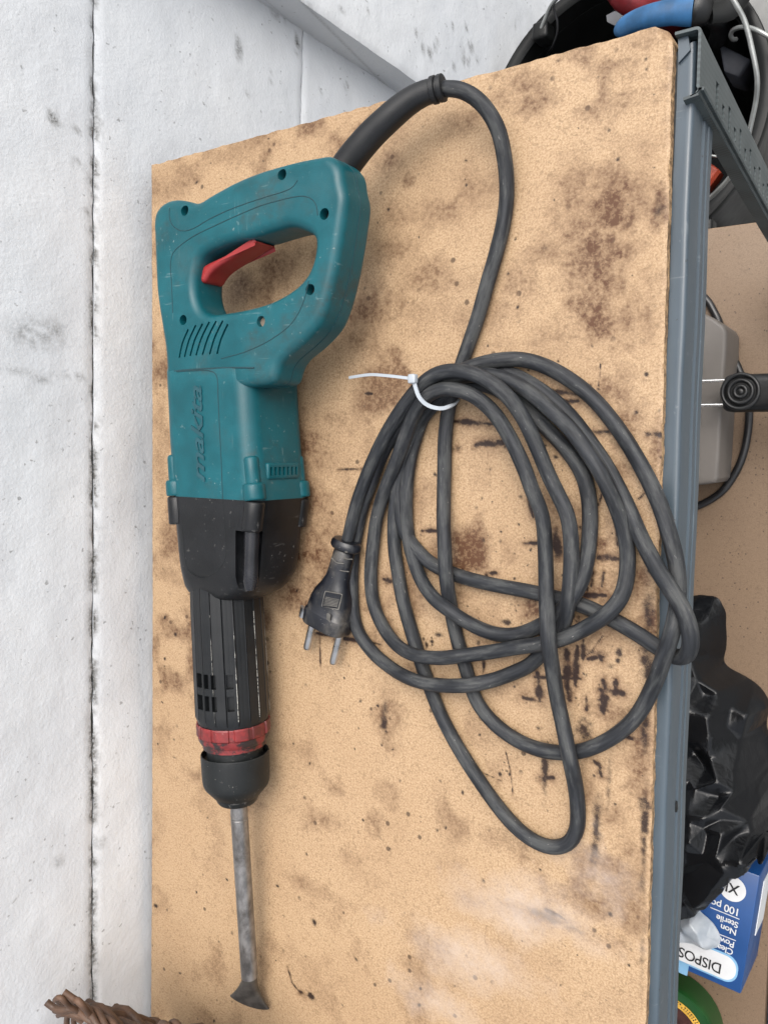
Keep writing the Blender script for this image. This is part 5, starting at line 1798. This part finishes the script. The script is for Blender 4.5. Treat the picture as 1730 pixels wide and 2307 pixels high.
# grey box wedged in the bucket behind the post
q_ = [CT(850, 690, -.47), CT(1390, 960, -.475), CT(1190, 1260, -.475), CT(930, 1170, -.472)]
secs = [[p - (0, 0, d) for p in q_] for d in (0, .04)]
go = loft('grey_case', secs, M_GREY, None)
bevel(go, 0.003, 2)
tag(go, 'grey plastic case wedged in the bucket beside the post', 'case')
# loose wire hook
hk = tube('wire_hook', catmull([CT(u, w, h) for u, w, h in [(1130, 640, -.425), (1080, 640, -.42), (1045, 580, -.416), (1070, 500, -.412), (1150, 455, -.408), (1270, 440, -.404), (1400, 465, -.402), (1530, 520, -.40), (1680, 610, -.402), (1850, 740, -.41)]], 0.003), 0.0019, M_WIRE, None, 12)
tag(hk, 'bent galvanised wire hook lying across the bucket rim', 'hook')
bk = tube('black_bar', catmull([CT(u, w, h) for u, w, h in [(1180, -60, -.405), (1260, 150, -.405), (1360, 380, -.405), (1500, 620, -.408), (1560, 900, -.41), (1560, 1300, -.412), (1500, 1700, -.414), (1440, 1960, -.416)]], 0.004), 0.0062, M_BUCKET, None, 14)
bpy.data.objects.remove(bk)
secs = []
for (u, w, h), k in zip([(1150, 1010, -.47), (1160, 1016, -.47), (1240, 1080, -.468), (1310, 1128, -.466), (1330, 1140, -.468), (1336, 1144, -.47)], (.7, 1, 1.05, 1, .9, .6)):
    c_ = CU(u, w, h)
    secs.append([c_ + np.array([0.62, 0.78, 0]) * a_ * k + np.array([0, 0, 1.0]) * b_ * k for a_, b_ in rrect(0.021, 0.014, 0.003, 4)])
ro = loft('orange_tool', secs, M_ORANGE, None)
tag(ro, 'orange red tool handle low in the bucket beside shelf beam', 'tool handle')
br = tube('brown_handle', catmull([CT(u, w, h) for u, w, h in [(560, 100, -.43), (700, 250, -.43), (830, 330, -.435), (880, 480, -.45), (840, 640, -.47)]], 0.003), [0.012] * 1 if False else 0.0085, M_GUARD, None, 14)
tag(br, 'dark rubber tool handle in the bucket behind shelving post', 'tool handle')
tn = tube('thin_cord', catmull([CU(u, w, h) for u, w, h in [(325, -20, -.40), (325, 60, -.405), (345, 130, -.41), (345, 200, -.415), (320, 280, -.425), (290, 330, -.44), (260, 380, -.46)]], 0.003), 0.0012, M_CABLE, None, 8)
tag(tn, 'thin black cord hanging over the left rim of the bucket', 'cord')
ww = tube('white_wire', catmull([CU(u, w, h) for u, w, h in [(1255, 955, -.445), (1290, 965, -.445), (1330, 974, -.445), (1375, 970, -.445), (1420, 950, -.445)]], 0.003), 0.0012, M_WIRE, None, 8)
tag(ww, 'short pale wire inside the bucket near shelf beam', 'wire')
# pale sheet leaning behind the bucket
ps = box('pale_board', (0.24, 0.0200, 0.002), (0.42, 0.032, 0.24), M_LAMI, None, 0.001, 1)
tag(ps, 'pale grey board standing on the floor beside the bucket', 'board')

# ------------------------------------------------------------------ wicker basket, mostly outside the picture
bas = thing('wicker_basket', 'brown woven wicker basket with frayed rim at the wall end of the board', 'basket', (0.13, -0.68, ZB))


def CBk(u, v_, h): return W(0 + u / 3.318, 1850 + v_ / 3.318, h)


rim = [CBk(455, 1385, .078), CBk(560, 1400, .078), CBk(680, 1440, .077), CBk(790, 1520, .076), CBk(900, 1595, .075), CBk(1080, 1660, .075), (CBk(1230, 1556, .076)), CBk(1330, 1570, .076)]
rimc = [np.array(p) for p in rim] + [np.array([0.165, -0.53, ZB + .075]), np.array([0.21, -0.60, ZB + .076]), np.array([0.20, -0.72, ZB + .076]), np.array([0.13, -0.80, ZB + .076]), np.array([0.05, -0.78, ZB + .076]), np.array([0.01, -0.68, ZB + .076]), np.array([-0.005, -0.58, ZB + .077]), np.array([-0.004, -0.53, ZB + .078])]
rc_path = catmull(rimc, 0.002)
T, N, B = frames(rc_path)
s_len = np.cumsum(np.r_[0, np.linalg.norm(np.diff(rc_path, axis=0), axis=1)])
for k in range(4):
    ph = s_len / 0.048 * 2 * math.pi + k * 2 * math.pi / 4
    pth = rc_path + 0.0028 * (np.cos(ph)[:, None] * N + np.sin(ph)[:, None] * B)
    tube('rim_rod', pth, 0.0019 + 0.0002 * np.sin(np.arange(len(pth)) * 0.1 + k), M_WICK, bas, 10)
base_c = np.array([0.10, -0.68])
stakes, weave = [], []
ii = np.linspace(0, len(rc_path) - 1, 34).astype(int)
for i in ii:
    p = rc_path[i]
    d = p[:2] - base_c
    foot = base_c + d * np.array([0.72, 0.62])
    stakes.append(catmull([p, np.array([*(p[:2] * 0.7 + foot * 0.3), ZB + .045]), np.array([*foot, ZB + .003])], 0.008))
for i, s in enumerate(stakes):
    tube('stake', s, 0.0026, M_WICK, bas, 8)
for lv in range(9):
    fz = 0.10 + lv * 0.10
    pts = []
    for i, s in enumerate(stakes):
        p = s[int((1 - fz) * (len(s) - 1))]
        d = p[:2] - base_c
        d = d / np.linalg.norm(d)
        off_ = 0.003 * (1 if (i + lv) % 2 else -1)
        pts.append(np.array([p[0] + d[0] * off_, p[1] + d[1] * off_, p[2]]))
    tube('weaver', catmull(pts, 0.006), 0.0028, M_WICK, bas, 8)
disc_loft('basket_base', [(0.001, ZB + .0008), (0.06, ZB + .0008), (0.06, ZB + .004), (0.001, ZB + .004)], M_WICK, bas, (base_c[0] + .0, base_c[1]), 32)
# frayed rod ends at the corner
for pts, r in [([(700, 1480, .078), (600, 1360, .083), (530, 1310, .086), (480, 1275, .088)], .0030), ([(640, 1440, .078), (560, 1400, .082), (470, 1410, .085), (400, 1390, .086), (350, 1352, .088)], .0032), ([(600, 1430, .080), (520, 1380, .086), (470, 1330, .090), (445, 1318, .091), (415, 1338, .090)], .0026),
               ([(560, 1420, .080), (480, 1425, .083), (410, 1415, .083)], .0026), ([(620, 1500, .074), (540, 1450, .078), (470, 1440, .078), (440, 1450, .074)], .0028), ([(500, 1540, .070), (505, 1470, .076), (520, 1420, .080)], .0028), ([(560, 1550, .070), (555, 1480, .075), (600, 1430, .079)], .0026), ([(700, 1500, .075), (640, 1400, .083), (590, 1345, .086), (560, 1338, .083)], .0030)]:
    tube('frayed_rod', catmull([CBk(*p) for p in pts], 0.002), r * 0.62, M_WICK, bas, 8)
